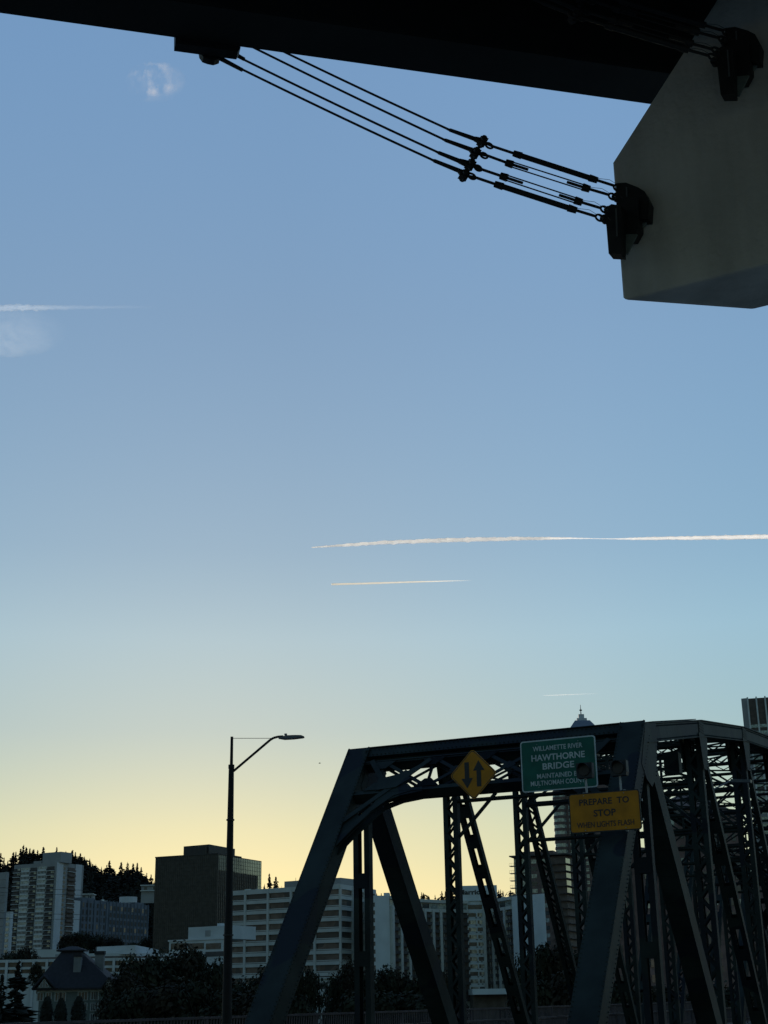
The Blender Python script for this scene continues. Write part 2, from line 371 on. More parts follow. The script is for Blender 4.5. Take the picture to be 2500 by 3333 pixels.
        for i in range(nb):
            v0 = .12 + .76 * i / nb; v1 = .12 + .76 * (i + 1) / nb
            for (p, q) in ((T(v0, .66), T(v1, 1.84)), (T(v0, 1.84), T(v1, .66))):
                mb.beam(p, q, .03, .11, nr); mb.beam(p - nr * .3, q - nr * .3, .03, .09, nr)
            c = T((v0 + v1) / 2, 1.25); r_ = OV * .22; up_ = e * .16
            mb.prism([c + r_, c + up_, c - r_, c - up_], nr * .02)
            for v in (v0, v1):
                mb.beam(T(v, .6, -.02), T(v, 1.86, -.02), .03, .09, nr)
                for tt in (.66, 1.84):
                    sg = 1 if tt < 1 else -1
                    mb.prism([T(v - .045, tt, .012), T(v + .045, tt, .012), T(v + .012, tt + sg * .3, .012), T(v - .012, tt + sg * .3, .012)], nr * .02)
        mb.build('portal_lattice', g, root)
        for sgn in (0, 1):
            mb = MB()
            f_ = (lambda v: v) if sgn == 0 else (lambda v: 1 - v)
            def knee(pts, wd, off=0.0):
                for (v0, t0), (v1, t1) in zip(pts, pts[1:]):
                    mb.beam(T(f_(v0), t0, off), T(f_(v1), t1, off), wd, .04, e.cross(nr) * 0 + (T(f_(v1), t1) - T(f_(v0), t0)).cross(nr))
            arc = [(.03, 4.0), (.075, 3.3), (.125, 2.65), (.155, 2.3), (.22, 2.05), (.3, 1.93)]
            knee(arc, .2, .0); knee(arc, .2, -.3); knee(arc, .05, -.15)
            # solid bracket web at the foot of the knee, as in the photograph
            poly = [T(f_(.02), 4.3, -.02), T(f_(.045), 3.9, -.02), T(f_(.1), 2.95, -.02), T(f_(.07), 2.6, -.02), T(f_(.02), 3.1, -.02)]
            mb.prism(poly, nr * .02)
            poly = [T(f_(.13), 2.75, .02), T(f_(.2), 2.15, .02), T(f_(.27), 1.98, .02), T(f_(.24), 1.7, .02), T(f_(.17), 1.75, .02), T(f_(.14), 2.1, .02)]
            mb.prism(poly, nr * .02)
            mb.beam(T(f_(.0), 3.4, .05), T(f_(.3), .75, .05), .16, .03, nr.cross(T(f_(.3), .75) - T(f_(.0), 3.4)))
            mb.beam(T(f_(.07), .6, .05), T(f_(.16), 1.75, .05), .16, .03, nr.cross(T(f_(.16), 1.75) - T(f_(.07), .6)))
            mb.prism([T(f_(.12), 1.45, .06), T(f_(.2), 1.3, .06), T(f_(.25), 1.5, .06), T(f_(.2), 1.85, .06), T(f_(.13), 1.9, .06)], nr * .02)
            mb.build('portal_knee_brace', g, root)
    # top lateral system and sway frames
    for i in range(1, N_ - 1):
        for (oa, ob) in ((OL, OR), (OR, OL)):
            p = B(s0 + i * PL, oa, HS[i] + .15); q = B(s0 + (i + 1) * PL, ob, HS[i + 1] + .15); mb = MB()
            t = (q - p).normalized(); sd_ = t.cross(ZV).normalized()
            for z_ in (.0, -.32):
                mb.beam(p + ZV * z_, q + ZV * z_, .08, .014, sd_); mb.beam(p + ZV * (z_ - .03), q + ZV * (z_ - .03), .014, .06, sd_)
            zig(mb, p - ZV * .16, q - ZV * .16, .3, ZV, sd_, .04, .65)
            mb.build('top_lateral_brace', g, root)
    for i in range(2, N_ - 1):
        mb = MB(); sN = s0 + i * PL; top = HS[i] - .05; low = 7.5 if i > 2 else 8.25
        a_, b_ = B(sN, OL - .2, 0), B(sN, OR + .2, 0)
        for z_ in (top, top - .45): mb.beam(a_ + ZV * z_, b_ + ZV * z_, .3, .03, SV); mb.beam(a_ + ZV * z_, b_ + ZV * z_, .03, .14, SV)
        zig(mb, a_ + ZV * (top - .22), b_ + ZV * (top - .22), .42, ZV, SV, .05, .7)
        mb.beam(a_ + ZV * low, b_ + ZV * low, .2, .03, SV); mb.beam(a_ + ZV * low, b_ + ZV * low, .03, .14, SV)
        low2 = low + (1.4 if i > 2 else 0.2); nb = 3
        if i > 2: mb.beam(a_ + ZV * low2, b_ + ZV * low2, .2, .03, SV); mb.beam(a_ + ZV * low2, b_ + ZV * low2, .03, .2, SV)
        for j in range(nb):
            v0, v1 = j / nb, (j + 1) / nb; z0 = low2; z1 = top - .45
            mb.beam(a_.lerp(b_, v0) + ZV * z0, a_.lerp(b_, v1) + ZV * z1, .02, .08, SV); mb.beam(a_.lerp(b_, v0) + ZV * z1, a_.lerp(b_, v1) + ZV * z0, .02, .08, SV)
            if j: mb.beam(a_.lerp(b_, v0) + ZV * z0, a_.lerp(b_, v0) + ZV * z1, .02, .1, SV)
        for v0, v1 in ((0, .18), (1, .82)):
            mb.beam(a_.lerp(b_, v0) + ZV * (low2 - 1.5), a_.lerp(b_, v1) + ZV * low2, .1, .1, SV)
        mb.build('sway_frame', g, root)
    # floor
    mb = MB()
    for i in range(N_ + 1):
        mb.beam(B(s0 + i * PL, OL + 5.4, -1.05), B(s0 + i * PL, OR - 5.4, -1.05), .3, .7, SV)
    mb.build('floor_beams', g, root)
    mb = MB(); mb.prism([B(s0, OL + 5.6, -.35), B(s0 + N_ * PL - .1, OL + 5.6, -.35), B(s0 + N_ * PL - .1, OR - 5.6, -.35), B(s0, OR - 5.6, -.35)], ZV * .25)
    mb.build('road_deck', M['asphalt'], root)
    return root
S0 = S1 - PL
span1 = make_span(S0, 'near truss span of the dark green bridge with riveted portal and lattice posts')
# second span: copies of the parts
def copy_tree(o, parent=None):
    c = o.copy(); col.objects.link(c); c.parent = parent
    for ch in list(o.children): copy_tree(ch, c)
    return c
bpy.context.view_layer.update()
span2 = copy_tree(span1); span2.location = span1.location + SV * (10 * PL + .6)
span2['label'] = 'next truss span of the dark green bridge, mostly hidden behind the near span'
# approach road behind the camera side of the portal
MB().prism([B(-25, OL + 5.6, -.36), B(S0 - .1, OL + 5.6, -.36), B(S0 - .1, OR - 5.6, -.36), B(-25, OR - 5.6, -.36)], ZV * .25).build('road', M['asphalt'], None, 'structure')

# railings on the far sidewalk
def railing(o_, z0, ztop, s_a, s_b, label):
    root = empty('bridge_railing', B(s_a, o_, z0), label, 'railing')
    mb = MB(); mb.beam(B(s_a, o_, ztop), B(s_b, o_, ztop), .1, .07, OV); mb.build('top_rail', M['rail'], root)
    mb = MB(); mb.beam(B(s_a, o_, ztop - .62), B(s_b, o_, ztop - .62), .05, .05, OV); mb.beam(B(s_a, o_, z0 + .12), B(s_b, o_, z0 + .12), .05, .05, OV); mb.build('lower_rail', M['rail'], root)
    mb = MB(); k = int((s_b - s_a) / .17)
    for i in range(k):
        s_ = s_a + (i + .5) * .17; mb.beam(B(s_, o_, z0 + .1), B(s_ + .1, o_, ztop - .03), .03, .035, OV)
    mb.build('pickets', M['rail'], root)['kind'] = 'stuff'
    k = int((s_b - s_a) / 3.55)
    for i in range(k + 1):
        s_ = s_a + i * 3.55; mb = MB(); mb.beam(B(s_, o_, z0), B(s_, o_, ztop), .09, .09, OV); mb.build('post', M['rail'], root)
railing(24.9, -.1, 1.2, 18, 103, 'brown picket railing along the far sidewalk of the bridge')
railing(20.6, -.1, .85, S0 + 3, 101, 'low brown picket barrier beside the far truss')

# ------------------------------------------------------------------ signs on the portal
RV = -OV; NV = -SV    # sign right, sign normal (towards traffic)
def rounded(c, w_, h_, r, k=5):
    pts = []
    for (sx_, sy_, a0) in ((1, 1, 0), (-1, 1, 90), (-1, -1, 180), (1, -1, 270)):
        for i in range(k + 1):
            an = R_(a0 + 90 * i / k); pts.append(c + RV * (sx_ * (w_ / 2 - r) + math.cos(an) * r) + ZV * (sy_ * (h_ / 2 - r) + math.sin(an) * r))
    return pts
def sign_panel(root, c, w_, h_, face, border, bw, inset=0.0):
    MB().prism(rounded(c, w_, h_, .08), NV * -.02).build('panel', face if inset else border, root)
    if inset:
        MBb = MB(); o_ = rounded(c + NV * .003, w_ - 2 * inset, h_ - 2 * inset, .07); i_ = rounded(c + NV * .003, w_ - 2 * inset - 2 * bw, h_ - 2 * inset - 2 * bw, .05)
    else:
        MBb = MB(); o_ = None
        MB().prism(rounded(c + NV * .004, w_ - 2 * bw, h_ - 2 * bw, .06), NV * -.003).build('face', face, root)
    if o_:
        k = len(o_); MBb.add(o_ + i_, [(i, (i + 1) % k, (i + 1) % k + k, i + k) for i in range(k)]); MBb.build('border', border, root)
def bolts(root, c, pts):
    mb = MB()
    for x, y in pts:
        p = c + RV * x + ZV * y; mb.tube(p + NV * .004, p + NV * .016, .014, .012, 8)
    mb.build('bolts', M['signsteel'], root)
def sgn_geom(px, s_):
    q = [SP(x, y, s_) for x, y in px]; oc = sum(a[0] for a in q) / 4; zc = sum(a[1] for a in q) / 4
    return B(s_, oc, zc), q
SG = 37.7
c, q = sgn_geom([(1693, 2413), (1938, 2394), (1945, 2562), (1700, 2580)], SG)
W_ = abs((q[0][0] + q[3][0]) / 2 - (q[1][0] + q[2][0]) / 2); H_ = (q[0][1] + q[1][1]) / 2 - (q[2][1] + q[3][1]) / 2
root = empty('bridge_name_sign', c - ZV * H_ / 2, 'green bridge name sign with white lettering on the truss portal', 'sign')
sign_panel(root, c, W_, H_, M['green'], M['white'], .035)
def line(txt, yc, hh, wfrac, root, c, W__, H__, m, xoff=0, bold=.012):
    text_mb(txt, hh * H__, c + ZV * (yc * H__ - hh * H__ / 2) + RV * xoff * W__ + NV * .007, RV, ZV, NV, wfrac * W__, bold=bold).build('lettering', m, root)
line('WILLAMETTE RIVER', .335, .095, .66, root, c, W_, H_, M['white'])
line('HAWTHORNE', .155, .125, .71, root, c, W_, H_, M['white'], bold=.02)
line('BRIDGE', -.02, .125, .42, root, c, W_, H_, M['white'], bold=.02)
line('MAINTAINED BY', -.205, .095, .58, root, c, W_, H_, M['white'])
line('MULTNOMAH COUNTY', -.34, .095, .76, root, c, W_, H_, M['white'])
for dx in (-.6, .6): MB().obox(c + RV * dx - NV * .10, RV * .03, NV * .07, ZV * (H_ / 2 - .05)).build('bracket', M['signsteel'], root)
for dx in (-.6, .6): MB().obox(c + RV * dx - NV * 1.0 + ZV * .45, RV * .025, NV * .9, ZV * .03).build('bracket', M['signsteel'], root)
bolts(root, c, [(x, y) for x in (-.6, .6) for y in (H_ / 2 - .12, -H_ / 2 + .12)])
# diamond
c, q = sgn_geom([(1536, 2437), (1618, 2515), (1544, 2605), (1464, 2525)], SG)
hw = abs(q[1][0] - q[3][0]) / 2; hh = (q[0][1] - q[2][1]) / 2
root = empty('two_way_traffic_sign', c - ZV * hh, 'yellow diamond sign with two opposite black arrows on the truss portal', 'sign')
def dia(c, a, b, r=.12):
    cs = [c + ZV * b, c - RV * a, c - ZV * b, c + RV * a]; pts = []
    for i in range(4):
        p0, p1, p2 = cs[i - 1], cs[i], cs[(i + 1) % 4]
        A = p1 + (p0 - p1).normalized() * r; Bq = p1 + (p2 - p1).normalized() * r
        for k in range(5):
            t = k / 4; pts.append(A * (1 - t) ** 2 + p1 * 2 * t * (1 - t) + Bq * t * t)
    return pts
MB().prism(dia(c, hw, hh), NV * -.02).build('panel', M['yellow'], root)
o_ = dia(c + NV * .003, hw * .965, hh * .965, .11); i_ = dia(c + NV * .003, hw * .93, hh * .93, .1); k = len(o_)
MB().add(o_ + i_, [(i, (i + 1) % k, (i + 1) % k + k, i + k) for i in range(k)]).build('border', M['ink'], root)
def arrow(cx, up):
    sg = 1 if up else -1; mb = MB(); b_ = c + RV * cx + NV * .003
    pts = [(-.075, -.42), (.075, -.42), (.075, .12), (.19, .12), (0, .46), (-.19, .12), (-.075, .12)]
    mb.prism([b_ + RV * x * hw * 1.25 + ZV * sg * y * hh * 1.15 for x, y in pts][::sg], NV * .004); mb.build('arrow', M['ink'], root)
arrow(-.26 * hw, False); arrow(.24 * hw, True)
MB().obox(c - NV * .75 + ZV * .3, RV * .03, NV * .7, ZV * .03).build('bracket', M['signsteel'], root)
MB().obox(c - NV * .05, RV * .04, NV * .025, ZV * hh * .8).build('bracket', M['signsteel'], root)
# prepare-to-stop sign with two beacons
SY = 36.7
c, q = sgn_geom([(1850, 2583), (2082, 2570), (2089, 2700), (1857, 2714)], SY)
W_ = abs((q[0][0] + q[3][0]) / 2 - (q[1][0] + q[2][0]) / 2); H_ = (q[0][1] + q[1][1]) / 2 - (q[2][1] + q[3][1]) / 2
root = empty('prepare_to_stop_sign', c - ZV * H_ / 2, 'orange yellow prepare to stop sign with black lettering mounted below two dark beacons', 'sign')
sign_panel(root, c, W_, H_, M['yellow'], M['ink'], .03)
line('PREPARE  TO', .27, .16, .70, root, c, W_, H_, M['ink'], bold=.018)
line('STOP', -.02, .17, .31, root, c, W_, H_, M['ink'], bold=.018)
line('WHEN LIGHTS FLASH', -.30, .14, .80, root, c, W_, H_, M['ink'], bold=.012)
r_psign, c_psign = root, c
for dx in (-.55, .55): MB().obox(c + RV * dx - NV * .06, RV * .03, NV * .035, ZV * (H_ / 2 + .02)).build('bracket', M['signsteel'], root)
for (bx, by), lb in (((1901, 2507), 'dark round traffic beacon in front of the green bridge name sign'), ((2012, 2499), 'dark round traffic beacon beside the right edge of the green sign')):
    o1, z1 = SP(bx, by, SY - .1); bc = B(SY - .1, o1, z1)
    r2 = empty('flashing_beacon', bc - ZV * .22, lb, 'traffic light', 'unlit beacons above the prepare to stop sign')
    mb = MB(); mb.prism([bc + RV * x + ZV * y for x, y in ((-.2, -.2), (.2, -.2), (.22, -.1), (.22, .2), (-.22, .2), (-.22, -.1))], NV * -.22); mb.build('housing', M['black'], r2)
    MB().tube(bc + NV * .0, bc + NV * .03, .15, .15, 20).build('lens', M['amber'], r2)
    mb = MB(); k = 16
    for i in range(k):
        a0, a1 = R_(-20 + 220 * i / k), R_(-20 + 220 * (i + 1) / k)
        p0 = bc + RV * math.cos(a0) * .165 + ZV * math.sin(a0) * .165; p1 = bc + RV * math.cos(a1) * .165 + ZV * math.sin(a1) * .165
        dd = NV * (.22 * max(.15, math.sin((a0 + a1) / 2)))
        mb.prism([p0, p1, p1 + dd, p0 + dd], ((p0 + p1) / 2 - bc).normalized() * .01)
    mb.build('visor', M['black'], r2)
    MB().tube(bc - ZV * .2 - NV * .1, B(SY - .1, o1, c.z + H_ / 2 - .25) - NV * .15, .03).build('conduit', M['signsteel'], r2)
bolts(r_psign, c_psign, [(x, y) for x in (-.55, .55) for y in (H_ / 2 - .07, -H_ / 2 + .07)])
# steel arm carrying the sign off the right end post
o1, z1 = SP(2075, 2640, SY)
mb = MB(); mb.beam(c - NV * .12 + ZV * .25 + RV * -.8, c - NV * .12 + ZV * .25 + RV * 1.0, .06, .06, ZV); mb.beam(c - NV * .12 - ZV * .25 + RV * -.8, c - NV * .12 - ZV * .25 + RV * 1.0, .06, .06, ZV)
for dz in (.25, -.25): mb.beam(c - NV * .12 + ZV * dz + RV * .3, B(S1 - .6 + dz * .6, OR, c.z + dz), .05, .05, ZV)
mb.build('mounting_arm', M['signsteel'], root)
# mast-arm sign lamp seen inside the truss
p0 = B(S1 + PL * 1.6, OR + .1, 8.6)
root = empty('bridge_lamp', p0, 'small pale lamp on a horizontal arm inside the right truss', 'street lamp')
a1, z1 = SP(2300, 2580, S1 + PL * 1.6); a2, z2 = SP(2380, 2541, S1 + PL * 1.6); a3, z3 = SP(2445, 2543, S1 + PL * 1.6)
MB().path([B(S1 + PL * 1.6, a1, z1), B(S1 + PL * 1.6, a2, z2)], .025).build('arm', M['signsteel'], root)
MB().beam(B(S1 + PL * 1.6, a2, z2), B(S1 + PL * 1.6, a3, z3), .22, .1, SV).build('lamp_head', M['lamp'], root)
# green equipment cabinet hanging under the top bracing
oa, za = SP(2190, 2487, S1 + PL * 1.15); cb = B(S1 + PL * 1.15, oa, za)
root = empty('equipment_cabinet', cb, 'dark green box hanging high inside the bridge between the right posts', 'cabinet')
MB().obox(cb, RV * .26, NV * .2, ZV * .36).build('body', M['bridge_dark'], root)
mb = MB(); mb.obox(cb + NV * .205, RV * .22, NV * .006, ZV * .31); mb.obox(cb + NV * .215 + RV * .17, RV * .012, NV * .01, ZV * .05); mb.build('door', M['bridge'], root)
MB().obox(cb + ZV * .6, RV * .03, NV * .03, ZV * .25).build('hanger', M['bridge'], root)

# ------------------------------------------------------------------ street lamp on the left
LY = 30.0
pt = P(755, 2398, LY); base = Vector((pt.x, LY, -.1)); jn = P(752, 2494, LY)
root = empty('street_lamp', base, 'tall dark street lamp with slanting arm and flat head left of the bridge', 'street lamp')
MB().tube(base, (pt.x, LY, jn.z), .112, .056, 24).build('pole', M['pole'], root, smooth=False)
MB().tube((pt.x, LY, jn.z), (pt.x, LY, pt.z), .034, .03, 14).build('pole_top', M['pole'], root)
MB().tube((pt.x, LY, jn.z - .05), (pt.x, LY, jn.z + .03), .064, .064, 20).build('collar', M['pole'], root)
for z_, r_ in ((1.2, .115), (2.9, .105), (5.2, .085)): MB().tube((pt.x, LY, z_), (pt.x, LY, z_ + .03), r_, r_, 20).build('band', M['black'], root)
MB().obox((pt.x, LY - .108, .7), (.05, 0, 0), (0, .012, 0), (0, 0, .1)).build('hand_hole_cover', M['black'], root)
arm = [P(760, 2510, LY), P(880, 2408, LY), P(890, 2402, LY), P(905, 2398, LY), P(922, 2397, LY)]
MB().path(arm, .026, 10).build('arm', M['pole'], root)
MB().path([P(757, 2403, LY), P(883, 2403, LY)], .006, 5).build('tie_rod', M['black'], root)
mb = MB(); pr = [(905, 2400), (918, 2396.5), (932, 2393), (960, 2392), (980, 2392.3), (990, 2396.5), (984, 2398.5), (955, 2402), (925, 2403.5)]
mb.prism([P(x, y, LY - .1) for x, y in pr], Vector((0, .2, 0))); mb.build('lamp_head', M['lamp'], root)
MB().prism([P(x, y, LY - .08) for x, y in ((938, 2402.9), (980, 2398.6), (980, 2399.6), (942, 2404))], Vector((0, .16, 0))).build('lens', M['glassl'], root)
MB().tube(P(930, 2393, LY), P(930, 2388, LY), .03).build('photocell', M['lamp'], root)

# ------------------------------------------------------------------ viaduct overhead
YA = 11.5
A0 = P(2024, 979, YA); zB = A0.z
fd = Vector((math.sin(R_(118.8)), math.cos(R_(118.8)), 0))      # along the cap face towards the camera side
fn = Vector((fd.y, -fd.x, 0)); fn = fn if fn.y < 0 else -fn      # face normal, facing the camera
Bc = PZ(2450, 1010, zB); AB = Bc - A0
pA1 = Ppl(1990, 530, A0, fn); pA2 = Ppl(2330, 0, A0, fn)
sl = (pA2 - pA1); top = pA1 + sl * 1.9
cap_len = 8.0
poly = [A0, A0 + fd * cap_len, A0 + fd * cap_len + ZV * (top.z - zB), top, pA1]
poly = [Vector(p) for p in poly]
# force a vertical left edge
root = empty('pier_cap', A0 + fd * 4, 'pale concrete pier cap with a chamfered upper corner under the viaduct', 'pier cap')
cv = MB().prism(poly, AB).build('cap', M['concrete'], root)
bv = cv.modifiers.new('b', 'BEVEL'); bv.width = .03; bv.segments = 2
# column under the far end of the cap (out of frame, carries it)
cc = A0 + fd * 7.0 + AB * .5
MB().tube((cc.x, cc.y, -.6), (cc.x, cc.y, zB + .05), .9, .9, 24).build('column', M['concrete'], root)
gd = Vector((math.sin(R_(77)), math.cos(R_(77)), 0))
G1 = P(2090, 335, YA + .55); zG = G1.z; G0 = PZ(0, 42, zG); gd = (G1 - G0).normalized(); gn = Vector((gd.y, -gd.x, 0)); gn = gn if gn.y < 0 else -gn
GA = G0 - gd * 14
def GE(off, ex=.8): # where the girder line, off metres in front of the far face, frames into the pier cap
    p = GA + gn * off; return p + gd * ((A0 - p).dot(fn) / gd.dot(fn) + ex)
root = empty('viaduct_girder', GA, 'black steel box girder of the viaduct along the top of the picture', 'girder')
GD = 1.3
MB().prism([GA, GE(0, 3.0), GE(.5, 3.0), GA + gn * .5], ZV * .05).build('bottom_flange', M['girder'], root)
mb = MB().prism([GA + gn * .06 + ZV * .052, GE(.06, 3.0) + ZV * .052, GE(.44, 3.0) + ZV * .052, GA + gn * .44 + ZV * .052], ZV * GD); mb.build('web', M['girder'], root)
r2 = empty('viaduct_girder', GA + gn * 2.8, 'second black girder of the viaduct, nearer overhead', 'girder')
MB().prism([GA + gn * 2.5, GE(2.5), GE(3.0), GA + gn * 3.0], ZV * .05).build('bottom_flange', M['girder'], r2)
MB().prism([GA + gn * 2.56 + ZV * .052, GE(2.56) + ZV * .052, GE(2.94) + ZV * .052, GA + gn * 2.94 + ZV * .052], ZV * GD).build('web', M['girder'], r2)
d0 = GA + ZV * (GD + .056) - gn * .0; d1 = GA + gd * 46 + ZV * (GD + .056) - gn * .0
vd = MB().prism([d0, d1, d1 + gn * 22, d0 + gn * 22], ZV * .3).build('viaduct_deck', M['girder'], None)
tag(vd, 'dark underside of the viaduct deck above the girders', 'deck')
# splice / bracket block under the girder and the lugs the cables hang from
def girder_pt(px, off=0.0, dz=0.0):
    t = (px - 0) / 2090.0
    q = Ppl(px, 42 + (335 - 42) * t, G0, gn); return q - gn * off + ZV * dz
def PG(x, y, off=0.0):    # pixel on the vertical plane of the girder's far face, shifted off metres farther
    return Ppl(x, y, G0 - gn * off, gn)
root = empty('cable_anchor_bracket', PG(680, 150), 'black bracket on the far face of the girder where the cables start', 'bracket')
bl = [PG(571, 60), PG(571, 140), PG(775, 168), PG(783, 156), PG(783, 60)]
MB().prism(bl, -gn * .12).build('plate', M['black'], root)
lug = [PG(x, y, .13) for x, y in ((648, 150), (652, 172), (662, 186), (678, 192), (698, 196), (716, 190), (716, 168), (700, 150))]
MB().prism(lug, -gn * .08).build('lug', M['black'], root)
lug = [PG(x, y, .3) for x, y in ((700, 140), (704, 160), (716, 168), (740, 170), (745, 150))]
MB().prism(lug, -gn * .06).build('lug', M['black'], root)
MB().beam(PG(690, 150, .1), PG(690, 150, .62), .12, .3, ZV).build('outrigger', M['black'], root)
# plane in which each cable hangs: from the girder's far side to the cap face
def cable(label, offs, pts, kind, ring1=None, ring2=None, blob=None, start_sleeve=None):
    oa, ob = offs     # distance behind girder plane at the start, in front of that plane near the cap
    def Q(x, y):
        t = (x - 700) / 1300.0; return Ppl(x, y, G0 - gn * (oa + (ob - oa) * t), gn)
    c0, c1, s1_, r1a, r1b, t1, r2b, e2 = [Q(*p) for p in pts]
    # c0 start, c1 cable end, s1_ sleeve end, r1a/r1b first rod, t1 turnbuckle end (starts r1b), r2b second rod end
    root = empty('restrainer_cable', c1, label, 'cable', 'seismic restrainer cables under the viaduct')
    mb = MB(); k = 10
    for i in range(k):
        a = c0.lerp(c1, i / k); b_ = c0.lerp(c1, (i + 1) / k); sag = lambda u_: -.012 * 4 * u_ * (1 - u_)
        mb.tube(a + ZV * sag(i / k), b_ + ZV * sag((i + 1) / k), .0115, None, 8)
    mb.build('cable', M['black'], root)
    t = (s1_ - c1).normalized(); mb = MB(); mb.tube(c1, s1_, .017, .021, 10); mb.tube(c1 + t * .01, c1 - t * .03, .015, .01, 10); mb.build('sleeve', M['black'], root)
    if start_sleeve: 
        a, b_ = Q(*start_sleeve[0]), Q(*start_sleeve[1]); MB().tube(a, b_, .022, .018, 10).build('sleeve', M['black'], root)
    # socket and shackle
    bb = Q(*blob); mb = MB(); mb.tube(s1_, bb, .024, .036, 10); mb.obox(bb, t * .04, t.cross(gn) * .035, gn * .035); mb.tube(bb - gn * .07, bb + gn * .07, .028, None, 10); mb.tube(bb - ZV * .055, bb + ZV * .055, .016, .016, 8); mb.tube(bb, r1a, .014, None, 8); mb.build('socket', M['black'], root)
    if ring1:
        rr = Q(*ring1); MB().ring(rr, gn, .026, .011, 16, 6, 1.4, ax=t).build('eye', M['black'], root)
    MB().tube(r1a, r1b, .0135, None, 8).build('rod', M['black'], root)
    tt = (t1 - r1b).normalized(); up = gn.cross(tt).normalized()
    mb = MB()
    if kind == 'closed':
        mb.tube(r1b - tt * .02, r1b + tt * .06, .03, .034, 12); mb.tube(r1b + tt * .06, t1 - tt * .06, .026, None, 12); mb.tube(t1 - tt * .06, t1 + tt * .02, .034, .03, 12)
    else:
        for sg in (-1, 1): mb.beam(r1b, t1, .012, .014, gn) if False else mb.tube(r1b + up * sg * .029, t1 + up * sg * .029, .0065, None, 6)
        mb.tube(r1b - tt * .02, r1b + tt * .05, .032, .036, 10); mb.tube(t1 - tt * .05, t1 + tt * .02, .036, .032, 10)
        mb.tube(r1b, r1b + tt * .20, .0135, None, 8); mb.tube(t1, t1 - tt * .20, .0135, None, 8)
    mb.build('turnbuckle', M['black'], root)
    MB().tube(t1, r2b, .0135, None, 8).build('rod', M['black'], root)
    MB().ring(e2, gn, .03, .011, 16, 6, 1.3, ax=tt).build('eye', M['black'], root)
    # loose tie wire twisted round the rod
    a = t1 + up * .02; mb = MB(); pp = [a, a + tt * .12 + up * .03, a + tt * .24 - up * .005, a + tt * .3 + up * .02, a + tt * .33 - up * .004]
    mb.path(pp, .0022, 4); mb.build('tie_wire', M['black'], root)
    return root
cA = cable('lowest of the four cables, with a solid turnbuckle near the pier cap', (.2, -.85), [(700, 182), (1413, 523), (1495, 556), (1549, 578), (1617, 601), (1870, 683), (1942, 705), (1952, 709)], 'closed', (1536, 574), None, (1511, 571), ((717, 190), (789, 228)))
cB = cable('second cable from the bottom, with an open turnbuckle frame', (.35, -.75), [(705, 150), (1428, 497), (1495, 524), (1567, 551), (1635, 574), (1888, 657), (1958, 678), (1968, 682)], 'open', (1556, 547), None, (1531, 537), ((745, 165), (795, 193)))
cC = cable('second cable from the top, with an open turnbuckle frame', (.5, -.65), [(700, 92), (1449, 456), (1531, 486), (1585, 506), (1653, 531), (1913, 614), (1985, 635), (1994, 640)], 'open', (1575, 506), None, (1547, 499))
cD = cable('topmost of the four cables, with a solid turnbuckle near the pier cap', (.65, -.55), [(760, 88), (1464, 423), (1545, 452), (1606, 477), (1678, 501), (1938, 585), (2001, 605), (2010, 612)], 'closed', (1592, 474), None, (1570, 461))
# anchor bracket on the pier cap
M['gus'] = mat('galvanised_gusset', (.16, .19, .18), .6, .2, 9)
def anchor(label):
    o_ = A0 + fn * .02
    root = empty('cap_anchor_bracket', Ppl(2040, 720, A0, fn), label, 'bracket', 'steel brackets on the pier cap')
    def F(x, y, off): return Ppl(x, y, A0 + fn * off, fn)
    MB().prism([F(x, y, .30) for x, y in ((1974, 739), (1981, 825), (2022, 827), (2022, 669), (1990, 664), (1965, 680))], -fn * .12).build('front_plate', M['black'], root)
    MB().prism([F(x, y, .16) for x, y in ((2005, 672), (2005, 775), (2060, 772), (2078, 740), (2078, 640), (2030, 640))], -fn * .14).build('block', M['black'], root)
    MB().prism([F(x, y, .12) for x, y in ((2006, 596), (2037, 594), (2078, 610), (2098, 623), (2114, 657), (2110, 712), (2040, 712), (2006, 680))], -fn * .12).build('back_plate', M['black'], root)
    MB().prism([F(x, y, .18) for x, y in ((2022, 827), (2042, 827), (2074, 762), (2022, 762))], -fn * .02).build('gusset', M['gus'], root)
    MB().prism([F(x, y, .05) for x, y in ((2074, 762), (2112, 712), (2070, 712), (2060, 740))], -fn * .03).build('gusset', M['gus'], root)
    for (x, y, o_f) in ((1968, 714, .3), (1982, 686, .2), (2006, 643, .12), (2022, 615, .05)):
        c = F(x, y, o_f - .05); MB().tube(c - fn * .03, c + fn * .03, .036, .036, 14).build('lug', M['black'], root)
    for x0 in (2004, 2038):
        MB().prism([F(x0, 610 if x0 > 2020 else 680, .31 if x0 < 2020 else .13), F(x0 + 4, 610 if x0 > 2020 else 680, .31 if x0 < 2020 else .13), F(x0 + 8, 770 if x0 < 2020 else 708, .31 if x0 < 2020 else .13), F(x0 + 3, 770 if x0 < 2020 else 708, .31 if x0 < 2020 else .13)], fn * .01).build('stiffener', M['lamp'], root)
    return root
an1 = anchor('black steel anchor bracket at the left edge of the pier cap holding four cables')
bpy.context.view_layer.update()
an2 = copy_tree(an1); an2['label'] = 'black steel anchor bracket higher up on the pier cap, nearer the camera'
tgt = Ppl(2395, 215, A0, fn); d_ = (tgt - Ppl(2040, 720, A0, fn)); an2.location = an1.location + d_
# short cables running from the upper bracket back into the dark
for k, (c_, lb) in enumerate(((cA, 'lowest dark cable crossing the shaded girder to the upper bracket'), (cB, 'second dark cable crossing the shaded girder to the upper bracket'), (cC, 'third dark cable crossing the shaded girder to the upper bracket'), (cD, 'highest dark cable crossing the shaded girder to the upper bracket'))):
    n_ = copy_tree(c_); n_.location = c_.location + d_; n_['label'] = lb

